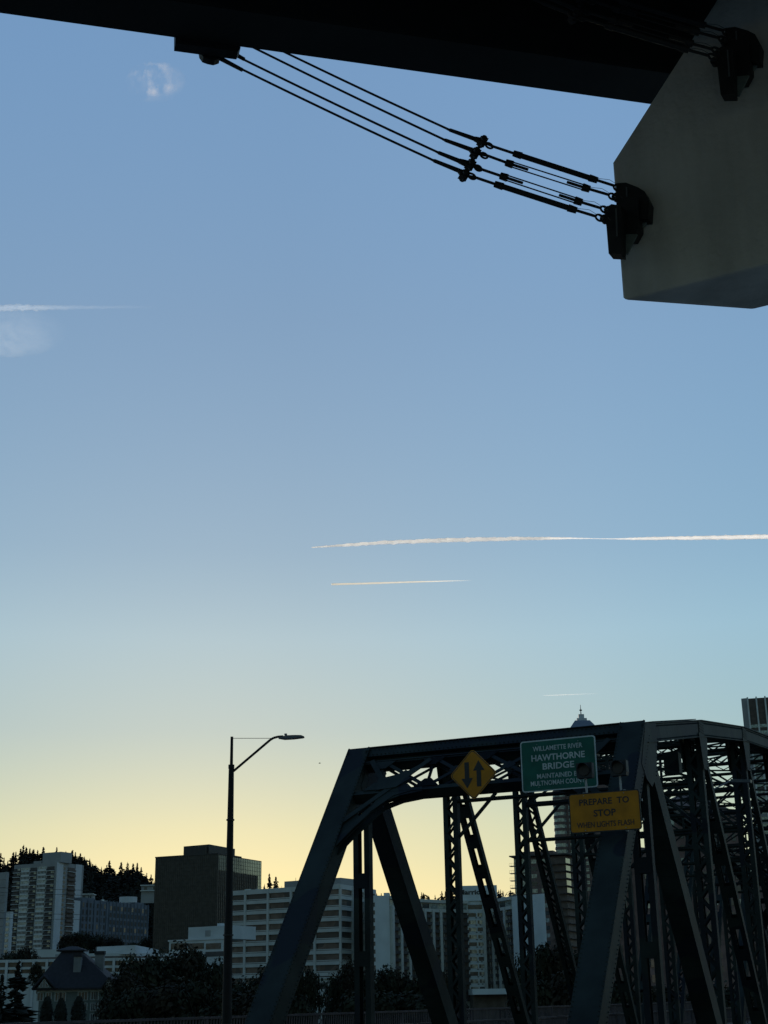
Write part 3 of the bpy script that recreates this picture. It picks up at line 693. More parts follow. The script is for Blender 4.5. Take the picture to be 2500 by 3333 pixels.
# ------------------------------------------------------------------ far bank: buildings
GZ = -5.0
ROOFS = []
class Face:
    """vertical facade from a to b (left to right seen from outside)"""
    def __init__(s_, a, b):
        s_.a = Vector((a.x, a.y, 0)); s_.b = Vector((b.x, b.y, 0)); s_.r = (s_.b - s_.a).normalized(); s_.L = (s_.b - s_.a).length; s_.n = Vector((s_.r.y, -s_.r.x, 0))
    def uz(s_, x, y):
        q = Ppl(x, y, s_.a, s_.n); return ((q - s_.a).dot(s_.r), q.z)
    def u(s_, x, y): return s_.uz(x, y)[0]
    def z(s_, x, y): return s_.uz(x, y)[1]
    def pt(s_, u, z, d=0): return s_.a + s_.r * u + s_.n * d + Vector((0, 0, z))
    def box(s_, mb, u0, u1, z0, z1, d0, d1):
        c = s_.pt((u0 + u1) / 2, (z0 + z1) / 2, (d0 + d1) / 2); mb.obox(c, s_.r * (u1 - u0) / 2, s_.n * (d1 - d0) / 2, ZV * (z1 - z0) / 2)
def corner_block(name, label, cat, A, Lp, Rp, Y, m, zb=GZ, wall='wall', grp=None):
    a = P(A[0], A[1], Y); l_ = PZ(Lp[0], Lp[1], a.z) if len(Lp) == 2 else P(*Lp); r_ = PZ(Rp[0], Rp[1], a.z) if len(Rp) == 2 else P(*Rp)
    l_.z = r_.z = a.z; base = Vector((a.x, a.y, zb)); root = empty(name, base, label, cat, grp)
    fp = [Vector((p.x, p.y, zb)) for p in (a, r_, r_ + l_ - a, l_)]
    MB().prism(fp, ZV * (a.z - zb)).build(wall, m, root)
    return root, Face(l_, a), Face(a, r_), a.z
def roofbox(root, F, u0, u1, z0, z1, d0, d1, m, name='roof_box'):
    mb = MB(); F.box(mb, u0, u1, z0, z1, d0, d1); return mb.build(name, m, root)

# --- pale residential tower with balconies, far left
root, FL_, FR_, zt = corner_block('apartment_tower', 'tall pale apartment tower with balconies, left of the dark glass office block', 'building', (186, 2806), (47, 2816), (273, 2817), 880, M['towerg'])
ROOFS.append(('apartment_tower', FL_, zt, 3)); nf = 19; z1 = FL_.z(120, 2822); z0 = FL_.z(75, 3092); ph = (z1 - z0) / (nf - 1)
cols = [(47, 69, 'b'), (72, 99, 'w'), (102, 122, 'b'), (126, 153, 'w'), (156, 179, 'b')]
mbw = MB(); 
for x0, x1, k in cols:
    u0, u1 = FL_.u(x0, 2900) , FL_.u(x1, 2900)
    u0 = FL_.L * (x0 - 47) / 139; u1 = FL_.L * (x1 - 47) / 139
    for i in range(nf):
        zf = z1 - (i + 1) * ph
        if k == 'w':
            FL_.box(mbw, u0, u1, zf, zf + ph * .42, 0, .35)
            mb = MB(); FL_.box(mb, u0, u1, zf + ph * .42, zf + ph * .98, 0, .12); mb.build('window_band', M['glassd'] if (i * 7 + x0) % 3 else M['glassl'], root)
            for j in range(7): FL_.box(mbw, u0 + (u1 - u0) * j / 6 - .12, u0 + (u1 - u0) * j / 6 + .12, zf + ph * .42, zf + ph * .98, .12, .2)
        else:
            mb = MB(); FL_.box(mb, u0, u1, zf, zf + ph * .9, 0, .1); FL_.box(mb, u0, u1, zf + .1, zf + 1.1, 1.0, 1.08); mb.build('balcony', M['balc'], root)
            mb = MB(); FL_.box(mb, u0, u1, zf - .3, zf, 0, 1.1); mb.build('balcony_slab', M['slabw'] if (i < 4 or 7 < i < 10 or i in (13, 14)) or x0 == 47 else M['towerg'], root)
            if (i * 5 + x0) % 3: 
                mb = MB(); FL_.box(mb, u0 + (u1 - u0) * .55, u1 - .3, zf + .9, zf + 2.4, .1, .15); mb.build('balcony_window', M['glassl'], root)
mbw.build('spandrels', M['slabw'], root)
mbw = MB()
for a_, b_ in ((0, 20), (60, 80)):
    FR_.box(mbw, FR_.L * a_ / 87, FR_.L * b_ / 87, z0 - ph * 3, zt + .1, 0, .3)
mbw.build('white_wall_panels', M['towerw'], root)
for i in range(nf):
    zf = z1 - (i + 1) * ph
    mb = MB(); FR_.box(mb, FR_.L * .245, FR_.L * .32, zf + .8, zf + 2.3, 0, .1); mb.build('small_window', M['glassd'], root)
    mb = MB(); FR_.box(mb, FR_.L * .4, FR_.L * .67, zf + .1, zf + ph * .9, 0, .1); FR_.box(mb, FR_.L * .4, FR_.L * .67, zf + .1, zf + 1.1, .9, 1.); mb.build('balcony', M['brown'], root)
    mb = MB(); FR_.box(mb, FR_.L * .4, FR_.L * .68, zf - .3, zf, 0, 1.1); mb.build('balcony_slab', M['slabw'] if i in (0, 3, 6, 7, 8, 12, 13, 14) else M['brown'], root)
roofbox(root, FL_, FL_.u(133, 2803), FL_.u(192, 2803), zt, FL_.z(133, 2776), -12, -1.5, M['towerg'], 'penthouse')
roofbox(root, FL_, FL_.u(106, 2808), FL_.u(131, 2808), zt, FL_.z(110, 2803), -8, -1, M['towerg'], 'penthouse')
# --- plain grey slab at the left edge
root, F1, F2, zt = corner_block('apartment_slab', 'plain grey concrete slab building cut by the left edge', 'building', (22, 2838), (-60, 2846), (30, 2839), 780, M['towerg'])
mb = MB()
for i in range(16): F1.box(mb, 0, F1.L, zt - 4 - i * 4, zt - 3.85 - i * 4, 0, .05)
mb.build('floor_joints', M['brown'], root)
root, F1, F2, zt = corner_block('low_apartment_building', 'narrow pale building with a column of pale grey windows beside the grey slab', 'building', (36, 2967), (10, 2969), (44, 2968), 820, M['slabw'])
for i in range(8):
    mb = MB(); F1.box(mb, F1.L * .45, F1.L * .85, zt - 4.6 - i * 2.9, zt - 3 - i * 2.9, 0, .1); mb.build('window', M['glassl'], root)

# --- blue grey apartment blocks behind
root, F1, F2, zt = corner_block('blue_apartment_block', 'blue grey apartment block between the pale tower and the dark glass office', 'building', (352, 2934), (262, 2926), (486, 2931, 830), 790, M['bluew'])
ROOFS.append(('blue_apartment_block', F1, zt, 3)); ROOFS.append(('blue_apartment_block', F2, zt, 5))
def winrows(F, x0, x1, ncol, ytop, ybot, nrow, root, m, frac=.5, hfrac=.6, dep=.12, limit=100, alt=None):
    u0, u1 = x0 * F.L, x1 * F.L; du = (u1 - u0) / ncol; zt_ = ytop; dz = (ytop - ybot) / nrow; cnt = 0; rest = MB()
    for r in range(nrow):
        for c_ in range(ncol):
            mb = MB() if cnt < limit else rest; F.box(mb, u0 + du * (c_ + .5 - frac / 2), u0 + du * (c_ + .5 + frac / 2), zt_ - dz * (r + .5 + hfrac / 2), zt_ - dz * (r + .5 - hfrac / 2), .0, dep)
            if cnt < limit: mb.build('window', m if (r * 5 + c_ * 3) % 9 else (alt or M['glassl']), root)
            cnt += 1
    if rest.v: rest.build('window', m, root, 'stuff')
winrows(F1, .05, .95, 7, zt - 1, zt - 26, 7, root, M['grid'], .4, .65, limit=42, alt=M['glassd'])
winrows(F2, .03, .97, 11, zt - 1.5, zt - 27, 7, root, M['grid'], .45, .62, limit=50, alt=M['glassd'])
mb = MB()
for k in range(12): F2.box(mb, F2.L * (.03 + .94 * k / 11) - .2, F2.L * (.03 + .94 * k / 11) + .2, zt - 27, zt + .4, 0, .4)
for k in range(5): F1.box(mb, F1.L * (.05 + .9 * k / 4) - .25, F1.L * (.05 + .9 * k / 4) + .25, zt - 26, zt + .6, 0, .4)
mb.build('pilasters', M['bluew'], root)
cyl = P(417, 2940, 835); MB().tube((cyl.x, cyl.y, zt), (cyl.x, cyl.y, P(417, 2920, 835).z), 5.0, None, 24).build('round_penthouse', M['towerw'], root, smooth=False)
roofbox(root, F1, F1.L * .2, F1.L * .6, zt, zt + 1.2, -8, -2, M['bluew'])
roofbox(root, F2, F2.L * .72, F2.L * .95, zt, zt + 1.3, -9, -2, M['bluew'])
# hillside houses
for (x, y, Y, w_, h_, lb) in ((283, 2909, 1000, 8, 5, 'small pale house on the wooded slope right of the pale tower'), (489, 2880, 1000, 12, 6, 'small house with terraces on the wooded slope beside the dark glass office')):
    p = P(x, y, Y); root = empty('hillside_house', (p.x, p.y, p.z - h_), lb, 'house', 'houses on the wooded slope')
    MB().box(p.x - w_ / 2, p.x + w_ / 2, Y, Y + 8, p.z - h_ - 6, p.z - .6).build('wall', M['towerg'], root)
    MB().box(p.x - w_ / 2 - .6, p.x + w_ / 2 + .6, Y - 1.2, Y + 9, p.z - .6, p.z).build('roof', M['slabw'], root)
    for k in (-1, 1): MB().box(p.x + k * w_ * .25 - 1, p.x + k * w_ * .25 + 1, Y - .12, Y, p.z - 3.2, p.z - 1.4).build('window', M['glassd'], root)
    MB().box(p.x - w_ / 2 - .6, p.x + w_ / 2, Y - 1.4, Y, p.z - 4.2, p.z - 3.7).build('terrace', M['slabw'], root)

# --- dark glass office block
root, F1, F2, zt = corner_block('glass_office_block', 'large dark bronze glass office block left of the lamp post', 'building', (709, 2780), (507, 2793), (850, 2803), 620, M['bronze'], wall='body')
mb = MB(); ncol = 33; nrow = 30; zb_ = GZ
for k in range(ncol + 1): F1.box(mb, F1.L * k / ncol - .05, F1.L * k / ncol + .05, zb_, zt, 0, .1)
zz = zt
while zz > zb_: F1.box(mb, 0, F1.L, zz - .1, zz, 0, .1); zz -= 1.6
mb.build('mullions', M['grid'], root)
zs = F2.z(800, 2862); zs2 = F2.z(800, 2850)
mb = MB(); F2.box(mb, .6, F2.L - .2, F2.z(850, 2860) + 1, zt - .3, .0, .12); mb.build('sky_reflection_panel', M['mirror'], root)  # sky reflection drawn by a paler panel; the glass below stays bronze
mb = MB(); F2.box(mb, F2.L * .92, F2.L - .2, GZ, F2.z(850, 2860) + 1, .0, .12); mb.build('sky_reflection_panel', M['mirror'], root)  # same drawn reflection continued down the right edge
mb = MB()
for k in range(25): F2.box(mb, F2.L * k / 24 - .06, F2.L * k / 24 + .06, zb_, zt, 0, .2)
zz = zt
while zz > zb_: F2.box(mb, 0, F2.L, zz - .1, zz, 0, .2); zz -= 1.6
mb.build('mullions', M['grid'], root)
mb = MB(); F1.box(mb, -.2, F1.L + .25, zt, zt + .5, -20, .25); mb.build('parapet', M['grid'], root)
pz = P(681, 2748, 640); pr_ = [P(598, 2755, 640), pz, P(765, 2763, 665)]
pl = [Vector((q.x, q.y, zt + .45)) for q in (PZ(598, 2755, pz.z), pz, PZ(765, 2763, pz.z))]; pl.append(pl[0] + pl[2] - pl[1])
MB().prism([pl[1], pl[2], pl[3], pl[0]], ZV * (pz.z - zt - .45)).build('penthouse', M['grid'], root)
mb = MB(); f_ = Face(pl[0], pl[1]); f_.box(mb, f_.L * .88, f_.L * .93, zt + 1, pz.z - 1, 0, .5); mb.build('roof_ladder', M['bronze'], root)

# --- office block with white bands
root, F1, F2, zt = corner_block('banded_office_block', 'pale concrete office block with long brown window bands behind the left end post', 'building', (1104, 2879), (738, 2903), (1217, 2897), 520, M['officewin'], wall='glazing')
dz = F1.z(760, 2930) - F1.z(760, 2963.5); ztop = F1.z(752, 2914) 
mbf = MB()
for F, px0, px1, step in ((F1, 0, 1, 61.5), (F2, 0, 1, 60)):
    F.box(mbf, -.3 if F is F1 else 0, F.L + .3, ztop - .2, zt + .15, 0, .6)
    for i in range(11):
        zz = ztop - dz * i
        F.box(mbf, 0, F.L + .3, zz - dz * 1.0, zz - dz * .68, 0, .6)
        F.box(mbf, 0, F.L + .3, zz - dz * .63, zz - dz * .55, 0, .45)
us = []; ROOFS.append(('banded_office_block', F1, zt, 8)); ROOFS.append(('banded_office_block', F2, zt, 4))
xs = [801, 875, 950, 1027]
for x in xs: us.append(F1.u(x, 2925))
for u_ in us: F1.box(mbf, u_ - .45, u_ + .45, GZ, zt, 0, .75)
for k in range(4): F2.box(mbf, F2.L * k / 3 - .4, F2.L * k / 3 + .4, GZ, zt, 0, .75)
mbf.build('concrete_frame', M['officew'], root)
for F, e_ in ((F1, [0] + us + [F1.L]), (F2, [0, F2.L / 3, F2.L * 2 / 3, F2.L])):
    for i in range(10):
        for a_, b_ in zip(e_, e_[1:]):
            mb = MB(); F.box(mb, a_ + .45, b_ - .45, ztop - dz * (i + .55), ztop - dz * i - .2, 0, .1); mb.build('window_band', M['officewin'], root)
roofbox(root, F1, F1.u(905, 2880), F1.L - 2, zt, F1.z(950, 2864), -14, -4, M['towerg'], 'penthouse')
roofbox(root, F2, .5, F2.L * .55, zt, F2.z(1120, 2876), -8, -1, M['towerg'], 'penthouse')
mp = F1.pt(F1.u(932, 2880), zt, -6); MB().tube(mp, mp + ZV * 4, .12, .06, 6).build('mast', M['black'], root)

# --- pale mid-rise in front of the office
root, F1, F2, zt = corner_block('pale_mid_rise', 'pale low building with a green glass storey in front of the dark glass office', 'building', (746, 3055), (551, 3064), (753, 3056), 470, M['whiteb'])
mb = MB(); zz = F1.z(700, 3067)
for k, (x0, x1) in enumerate(((557, 607), (613, 664), (671, 719))):
    mb = MB(); F1.box(mb, F1.u(x0, 3080), F1.u(x1, 3080), F1.z(x0, 3090), F1.z(x0, 3071), 0, .15); mb.build('window_band', M['glassd'], root)
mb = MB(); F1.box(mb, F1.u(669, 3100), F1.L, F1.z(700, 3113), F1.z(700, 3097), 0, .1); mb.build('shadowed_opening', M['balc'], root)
z_a = F1.z(700, 3014); roofbox(root, F1, F1.u(610, 3030), F1.L, zt, z_a, -14, -.5, M['whiteb'], 'roof_storey')
roofbox(root, F1, F1.u(694, 3030), F1.u(706, 3030), z_a, z_a + .9, -6, -2, M['towerw'])
mb = MB(); F1.box(mb, F1.u(665, 3040), F1.u(682, 3040), F1.z(670, 3048), F1.z(670, 3028), -.6, -.4); mb.build('louvre', M['towerg'], root)
mb = MB(); F1.box(mb, -.3, F1.L, zt - .1, zt + .35, -.4, .3); mb.build('parapet', M['towerw'], root)

# --- long low white building
def strip_building(label, pts, zb, Y, win, m=None, ):
    (x0, y0), (x1, y1) = pts; a = P(x0, y0, Y); b = PZ(x1, y1, a.z); return a, b
root = empty('low_white_building', P(420, 3180, 430) * 1.0, 'long low white office building with ribbon windows behind the dark roofed house', 'building')
a = P(315, 3082, 430); b = PZ(441, 3076, a.z); c_ = PZ(490, 3086, a.z); zlo = P(400, 3108, 430).z
def slab(pts, z0, z1, name, m, back=16):
    pts = [Vector((p.x, p.y, z0)) for p in pts]; bk = [p + Vector((0, back, 0)) for p in pts[::-1]]; MB().prism(pts + bk, ZV * (z1 - z0)).build(name, m, root)
slab([a, b, c_], zlo, a.z, 'roof_storey', M['whiteb'])
slab([P(262, 3096, 425), P(440, 3101, 425), P(560, 3097, 440)], P(440, 3112, 425).z, P(440, 3101, 425).z, 'roof', M['whiteb'])
z_ = [P(440, y, 425).z for y in (3118, 3127, 3142, 3150, 3163, 3176)]
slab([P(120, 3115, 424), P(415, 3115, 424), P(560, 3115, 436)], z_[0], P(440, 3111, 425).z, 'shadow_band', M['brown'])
slab([P(-20, 3115, 422), P(415, 3115, 422), P(560, 3115, 434)], z_[1], z_[0], 'cornice', M['whiteb'])
for z1_, z0_, nm, m_ in ((z_[1], z_[2], 'window_band', M['glassd']), (z_[3], z_[4], 'window_band', M['glassd'])):
    slab([P(-20, 3115, 422.6), P(415, 3115, 422.6), P(560, 3115, 434.6)], z0_, z1_, nm, m_)
for z1_, z0_ in ((z_[2], z_[3]), (z_[4], GZ)):
    slab([P(-20, 3115, 422), P(415, 3115, 422), P(560, 3115, 434)], z0_, z1_, 'spandrel', M['whiteb'])
mb = MB(); f_ = Face(P(-20, 3115, 421.8), P(415, 3115, 421.8))
for k in range(11): f_.box(mb, f_.L * k / 10 - .35, f_.L * k / 10 + .35, GZ, z_[0], -.1, .2)
mb.build('columns', M['towerw'], root)
slab([P(100, 3085, 560), P(262, 3085, 560)], GZ, P(200, 3090, 560).z, 'rear_wing', M['whiteb'])
slab([P(180, 3108, 440), P(262, 3108, 440)], GZ, P(200, 3106, 440).z, 'side_wing', M['towerg'])

# --- dark-roofed house
HY = 330.0
root = empty('dark_roofed_house', P(250, 3330, HY), 'grey sided house with a steep dark hip roof and two chimneys at lower left', 'house')
ze = P(250, 3216, HY).z; hx0 = P(118, 3216, HY).x; hx1 = P(372, 3216, HY).x; dpt = 15.0
za = P(235, 3097, HY + dpt / 2).z; rx0 = P(206, 3097, HY + dpt / 2).x; rx1 = P(266, 3097, HY + dpt / 2).x; ym = HY + dpt / 2
MB().box(hx0 + .6, hx1 - .6, HY + .5, HY + dpt - .5, GZ, ze).build('wall', M['siding'], root)
ev = [(hx0 - .8, HY - .8), (hx1 + .8, HY - .8), (hx1 + .8, HY + dpt + .8), (hx0 - .8, HY + dpt + .8)]
tp = [(rx0, ym - 1.6), (rx1, ym - 1.6), (rx1, ym + 1.6), (rx0, ym + 1.6)]
mb = MB(); vs = [(x, y, ze - .3) for x, y in ev] + [(x, y, ze + .05) for x, y in ev] + [(x, y, za) for x, y in tp]
mb.add(vs, [(3, 2, 1, 0)] + [(i, (i + 1) % 4, (i + 1) % 4 + 4, i + 4) for i in range(4)] + [(i + 4, (i + 1) % 4 + 4, (i + 1) % 4 + 8, i + 8) for i in range(4)] + [(8, 9, 10, 11)])
rf = mb.build('roof', M['roofd'], root)
cx = (rx0 + rx1) / 2; zc1 = P(235, 3080, ym).z
mb = MB(); q = [(cx - 2.4 - .8, ym - 2.2), (cx + 3.2, ym - 2.2), (cx + 3.2, ym + 2.2), (cx - 3.2, ym + 2.2)]
mb.add([(x, y, za) for x, y in q] + [(x, y, za + .3) for x, y in q] + [(cx - .8, ym, zc1), (cx + .8, ym, zc1)], [(3, 2, 1, 0), (0, 1, 5, 4), (1, 2, 6, 5), (2, 3, 7, 6), (3, 0, 4, 7), (4, 5, 9, 8), (5, 6, 9), (6, 7, 8, 9), (7, 4, 8)]); mb.build('roof_cap', M['roofd'], rf)
for (x0, x1, yt, yb, yy) in ((241, 262, 3108, 3165, HY + 2.0), (310, 336, 3101, 3160, HY + 5.2)):
    a, b = P(x0, yt, yy), P(x1, yb, yy); MB().box(a.x, b.x, yy, yy + 1.3, b.z - 3, a.z - .4).build('chimney', M['chim'], rf); MB().box(a.x - .15, b.x + .15, yy - .15, yy + 1.45, a.z - .4, a.z + .35).build('chimney_cap', M['roofd'], rf)
# gabled dormers with lattice windows
for (x0, x1, xa, yt, yb) in ((113, 175, 145, 3180, 3217), (338, 384, 355, 3184, 3215)):
    fy = HY - 1.1; a = P(x0, yb, fy); b = P(x1, yb, fy); t_ = P(xa, yt, fy)
    MB().prism([(a.x + .5, fy, a.z), (b.x - .5, fy, a.z), (t_.x, fy, t_.z - .5)], (0, 4, 0)).build('dormer_wall', M['siding'], root)
    mb = MB(); mb.prism([(a.x - .4, fy - .4, a.z - .2), (t_.x, fy - .4, t_.z), (t_.x, fy - .4, t_.z + .35), (a.x - .7, fy - .4, a.z - .05)], (0, 6, 0)); mb.prism([(b.x + .4, fy - .4, a.z - .2), (t_.x, fy - .4, t_.z), (t_.x, fy - .4, t_.z + .35), (b.x + .7, fy - .4, a.z - .05)], (0, 6, 0)); mb.build('dormer_roof', M['roofd'], rf)
    zc = a.z + .25; w2 = (b.x - a.x) * .27; h2 = (t_.z - a.z) * .72; cxx = t_.x
    MB().prism([(cxx - w2, fy - .03, zc), (cxx + w2, fy - .03, zc), (cxx, fy - .03, zc + h2)], (0, .02, 0)).build('gable_window', M['glassd'], root)
    mb = MB(); V = Vector
    for p_, q_ in (((cxx - w2, zc), (cxx + w2, zc)), ((cxx - w2, zc), (cxx, zc + h2)), ((cxx + w2, zc), (cxx, zc + h2)), ((cxx - .25, zc), (cxx - .25, zc + h2 * .75)), ((cxx + .25, zc), (cxx + .25, zc + h2 * .75))):
        mb.beam((p_[0], fy - .08, p_[1]), (q_[0], fy - .08, q_[1]), .06, .14, (0, 1, 0))
    for k in range(1, 5):
        z__ = zc + h2 * k / 5.5; hwid = w2 * (1 - k / 5.5); mb.beam((cxx - hwid, fy - .06, z__), (cxx + hwid, fy - .06, z__), .03, .05, (0, 1, 0))
    mb.build('lattice', M['trim'], root)
def hwin(x0, x1, y0, y1, nm=3):
    a, b = P(x0, y0, HY + .45), P(x1, y1, HY + .45); fr = MB(); y_ = HY + .42
    w1 = MB().box(a.x, b.x, y_, y_ + .05, b.z, a.z).build('window', M['glassd'], root)
    fr.box(a.x - .12, b.x + .12, y_ - .06, y_, a.z, a.z + .14); fr.box(a.x - .12, b.x + .12, y_ - .06, y_, b.z - .14, b.z)
    for k in range(nm + 1):
        xx = a.x + (b.x - a.x) * k / nm; fr.box(xx - (.07 if 0 < k < nm else .12), xx + (.07 if 0 < k < nm else .12), y_ - .05, y_ - .01, b.z, a.z)
    fr.build('frame', M['trim'], w1)
for a_ in ((122, 140, 3233, 3256, 2), (150, 167, 3232, 3250, 2), (180, 197, 3231, 3257, 2), (198, 213, 3231, 3257, 2), (255, 285, 3230, 3254, 3), (297, 312, 3229, 3253, 2), (314, 320, 3229, 3253, 1), (274, 283, 3266, 3286, 1), (296, 309, 3266, 3289, 2), (312, 318, 3266, 3289, 1), (294, 308, 3301, 3325, 2), (311, 317, 3301, 3325, 1)): hwin(*a_)
mb = MB(); mb.box(hx0 + .2, hx1 - .2, HY + .3, HY + .5, ze - .75, ze - .3); mb.build('fascia', M['trim'], root)

# --- concave white hotel
root = empty('concave_hotel', P(1450, 3180, 548), 'white hotel with a concave balcony facade and dark rooftop lettering', 'building')
HPT = [(1210, 515), (1266, 518), (1345, 536), (1425, 546), (1519, 552), (1571, 552), (1605, 551), (1667, 533), (1773, 520)]
hz = P(1230, 2917, 516).z
pts = [Vector((P(x, 2930, y).x, y, 0)) for x, y in HPT]
tops = [hz] * 9
fp = [Vector((p.x, p.y, GZ)) for p in pts] + [Vector((pts[-1].x + 4, 575, GZ)), Vector((pts[0].x - 2, 575, GZ))]
MB().prism(fp, ZV * (hz - GZ)).build('wall', M['hotelc'], root)
FH = [Face(a_, b_) for a_, b_ in zip(pts, pts[1:])]
for i_ in (1, 2, 6): ROOFS.append(('concave_hotel', FH[i_], hz, 4))
fl = 2.62
# white end walls
for i in (0, 7):
    mb = MB(); FH[i].box(mb, 0, FH[i].L, GZ, hz + .2, 0, .3); mb.build('end_wall', M['hotelw'], root)
for r in range(11):
    z_ = hz - 2.2 - r * fl
    mb = MB(); FH[0].box(mb, .2, 1.0, z_ - 1.4, z_, .3, .4); mb.build('window', M['glassd'], root)
    u_ = FH[7].u(1699, 2920); mb = MB(); FH[7].box(mb, u_ - .75, u_ + .75, z_ - 1.4, z_ + .1, .3, .36); w1 = mb.build('window', M['glassl'] if r % 3 else M['glassd'], root)
    mb = MB(); FH[7].box(mb, u_ + .1, u_ + .6, z_ - 1.3, z_, .36, .4); mb.build('pane', M['glassd'], w1)
# curved balcony wings
def wing(F, nb, root, phase=0):
    mbw = MB(); bay = F.L / nb
    F.box(mbw, 0, F.L, hz - .9, hz + .2, 0, 1.3); F.box(mbw, 0, F.L, hz - 4.2, hz - 3.1, 0, 1.0)
    for b_ in range(nb):
        u0 = bay * b_; F.box(mbw, u0, u0 + bay * .26, GZ + 6, hz - 3.3, 0, 1.3)
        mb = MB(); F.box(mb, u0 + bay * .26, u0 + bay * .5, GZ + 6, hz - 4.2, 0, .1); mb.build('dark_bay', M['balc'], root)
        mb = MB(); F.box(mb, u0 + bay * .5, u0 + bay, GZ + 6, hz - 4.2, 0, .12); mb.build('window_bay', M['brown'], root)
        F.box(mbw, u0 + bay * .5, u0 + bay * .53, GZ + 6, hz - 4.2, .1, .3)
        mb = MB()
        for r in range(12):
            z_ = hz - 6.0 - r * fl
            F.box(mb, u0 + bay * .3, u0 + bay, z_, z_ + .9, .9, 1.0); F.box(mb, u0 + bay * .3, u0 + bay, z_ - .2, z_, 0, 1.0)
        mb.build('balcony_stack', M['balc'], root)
        mb = MB(); F.box(mb, u0 + .4, u0 + bay - .4, hz - 2.9, hz - 1.2, 0, .1); mb.build('top_window', M['glassd'] if b_ % 2 else M['glassl'], root)
    mbw.build('pilasters', M['hotelc'], root)
for i, nb in ((1, 3), (2, 3), (3, 3), (6, 3)): wing(FH[i], nb, root)
# centre windows block
F = FH[4]; zc_ = F.z(1540, 2883)
mb = MB(); F.box(mb, 0, F.L + FH[5].L * .3, GZ, zc_, -12, .25); mb.build('centre_wall', M['hotelw'], root)
for r in range(11):
    z_ = hz - 6.2 - r * fl
    for u0, u1 in ((.06, .55), (.62, .94)):
        mb = MB(); F.box(mb, F.L * u0, F.L * u1, z_ + .55, z_ + 1.9, .25, .33); w1 = mb.build('window', M['glassl'] if (r + int(u0 * 10)) % 4 else M['glassd'], root)
        mb = MB(); F.box(mb, F.L * u0 + .2, F.L * u0 + .8, z_ + .6, z_ + 1.85, .33, .36); mb.build('pane', M['glassd'], w1)
    mb = MB(); F.box(mb, F.L * .5, F.L * .6, z_ + .05, z_ + .35, .25, .45); F.box(mb, F.L * .75, F.L * .85, z_ + .05, z_ + .35, .25, .45); mb.build('air_conditioner', M['balc'], root)
mb = MB(); F.box(mb, F.L * .05, F.L * .95, hz - 2.9, hz - 1.3, .25, .33); mb.build('top_window', M['glassd'], root)
wing(FH[5], 1, root)
F2_ = Face(pts[4] - FH[4].r * 3.6, pts[6]); 
mb = MB(); F2_.box(mb, 0, F2_.L + 1.6, hz + .1, zc_, -11, .35); mb.build('sign_parapet', M['hotelw'], root)
tl = text_mb('Marriott', 1.75, F2_.pt(F2_.u(1538, 2903), F2_.z(1538, 2911), .5), F2_.r, ZV, F2_.n, width=10.4, bold=.03)
tl.build('lettering', M['ink'], root)
pb = P(1245, 2906, 522); MB().box(P(1249, 2906, 522).x, P(1268, 2906, 522).x, 522, 528, hz, P(1255, 2906, 522).z).build('roof_box', M['hotelw'], root)
# podium
za_, zb2 = P(1560, 3220, 540).z, P(1560, 3238, 540).z
MB().box(P(1530, 3220, 536).x, P(1650, 3220, 536).x, 520, 548, zb2, za_).build('podium_canopy', M['hotelw'], root)
MB().box(P(1532, 3220, 540).x, P(1640, 3220, 540).x, 526, 547, GZ - 1, zb2).build('podium_wall', M['brown'], root)

# --- brown brick condo tower with balconies
root, F1, F2, zt = corner_block('brick_condo_tower', 'brown brick condominium tower with glass balconies and a flat overhanging roof', 'building', (1838, 2786, ), (1672, 2794), (1895, 2800), 610, M['brick'])
a_ = F1.pt(-2, zt, 1.5); 
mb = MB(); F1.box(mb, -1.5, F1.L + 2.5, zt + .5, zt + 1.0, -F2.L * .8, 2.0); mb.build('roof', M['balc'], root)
roofbox(root, F1, F1.L * .12, F1.L * .75, zt + 1, F1.z(1710, 2770), -12, -3, M['brick'], 'penthouse')
for r in range(12):
    z_ = zt - 3.1 - r * 3.0
    mb = MB(); F1.box(mb, -1.8, F1.L * .14, z_ - .25, z_, -2, 1.2); mb.build('balcony_slab', M['towerg'], root)
    mb = MB()
    for k in range(4): F1.box(mb, -1.8 + k * .9, -1.75 + k * .9, z_, z_ + 1.05, 1.1, 1.16)
    F1.box(mb, -1.8, F1.L * .14, z_ + 1.0, z_ + 1.06, 1.1, 1.18); mb.build('balcony_railing', M['black'], root)
    mb = MB(); F1.box(mb, .2, F1.L * .22, z_ + .1, z_ + 2.6, 0, .1); mb.build('window', M['glassl'], root)
    for x0, x1 in ((.34, .44), (.52, .64)):
        mb = MB(); F1.box(mb, F1.L * x0, F1.L * x1, z_ + .6, z_ + 2.2, 0, .1); mb.build('window', M['glassd'] if r % 2 else M['glassl'], root)
    mb = MB(); F1.box(mb, F1.L * .74, F1.L + 0.02, z_ + .2, z_ + 2.6, 0, .1); F2.box(mb, -.02, F2.L * .4, z_ + .2, z_ + 2.6, 0, .1); mb.build('corner_glazing', M['brown'], root)
    mb = MB(); F1.box(mb, F1.L * .72, F1.L + 1.4, z_ - .2, z_, 0, 1.4); F2.box(mb, 0, F2.L * .5, z_ - .2, z_, 0, 1.4); mb.build('balcony_slab', M['balc'], root)
    if r < 5:
        mb = MB(); F2.box(mb, .3, F2.L * .26, z_ + .3, z_ + 2.3, .12, .2); mb.build('sky_reflection_panel', M['mirror'], root)  # mirror panes on the upper storeys only, placed to draw the sunset glint

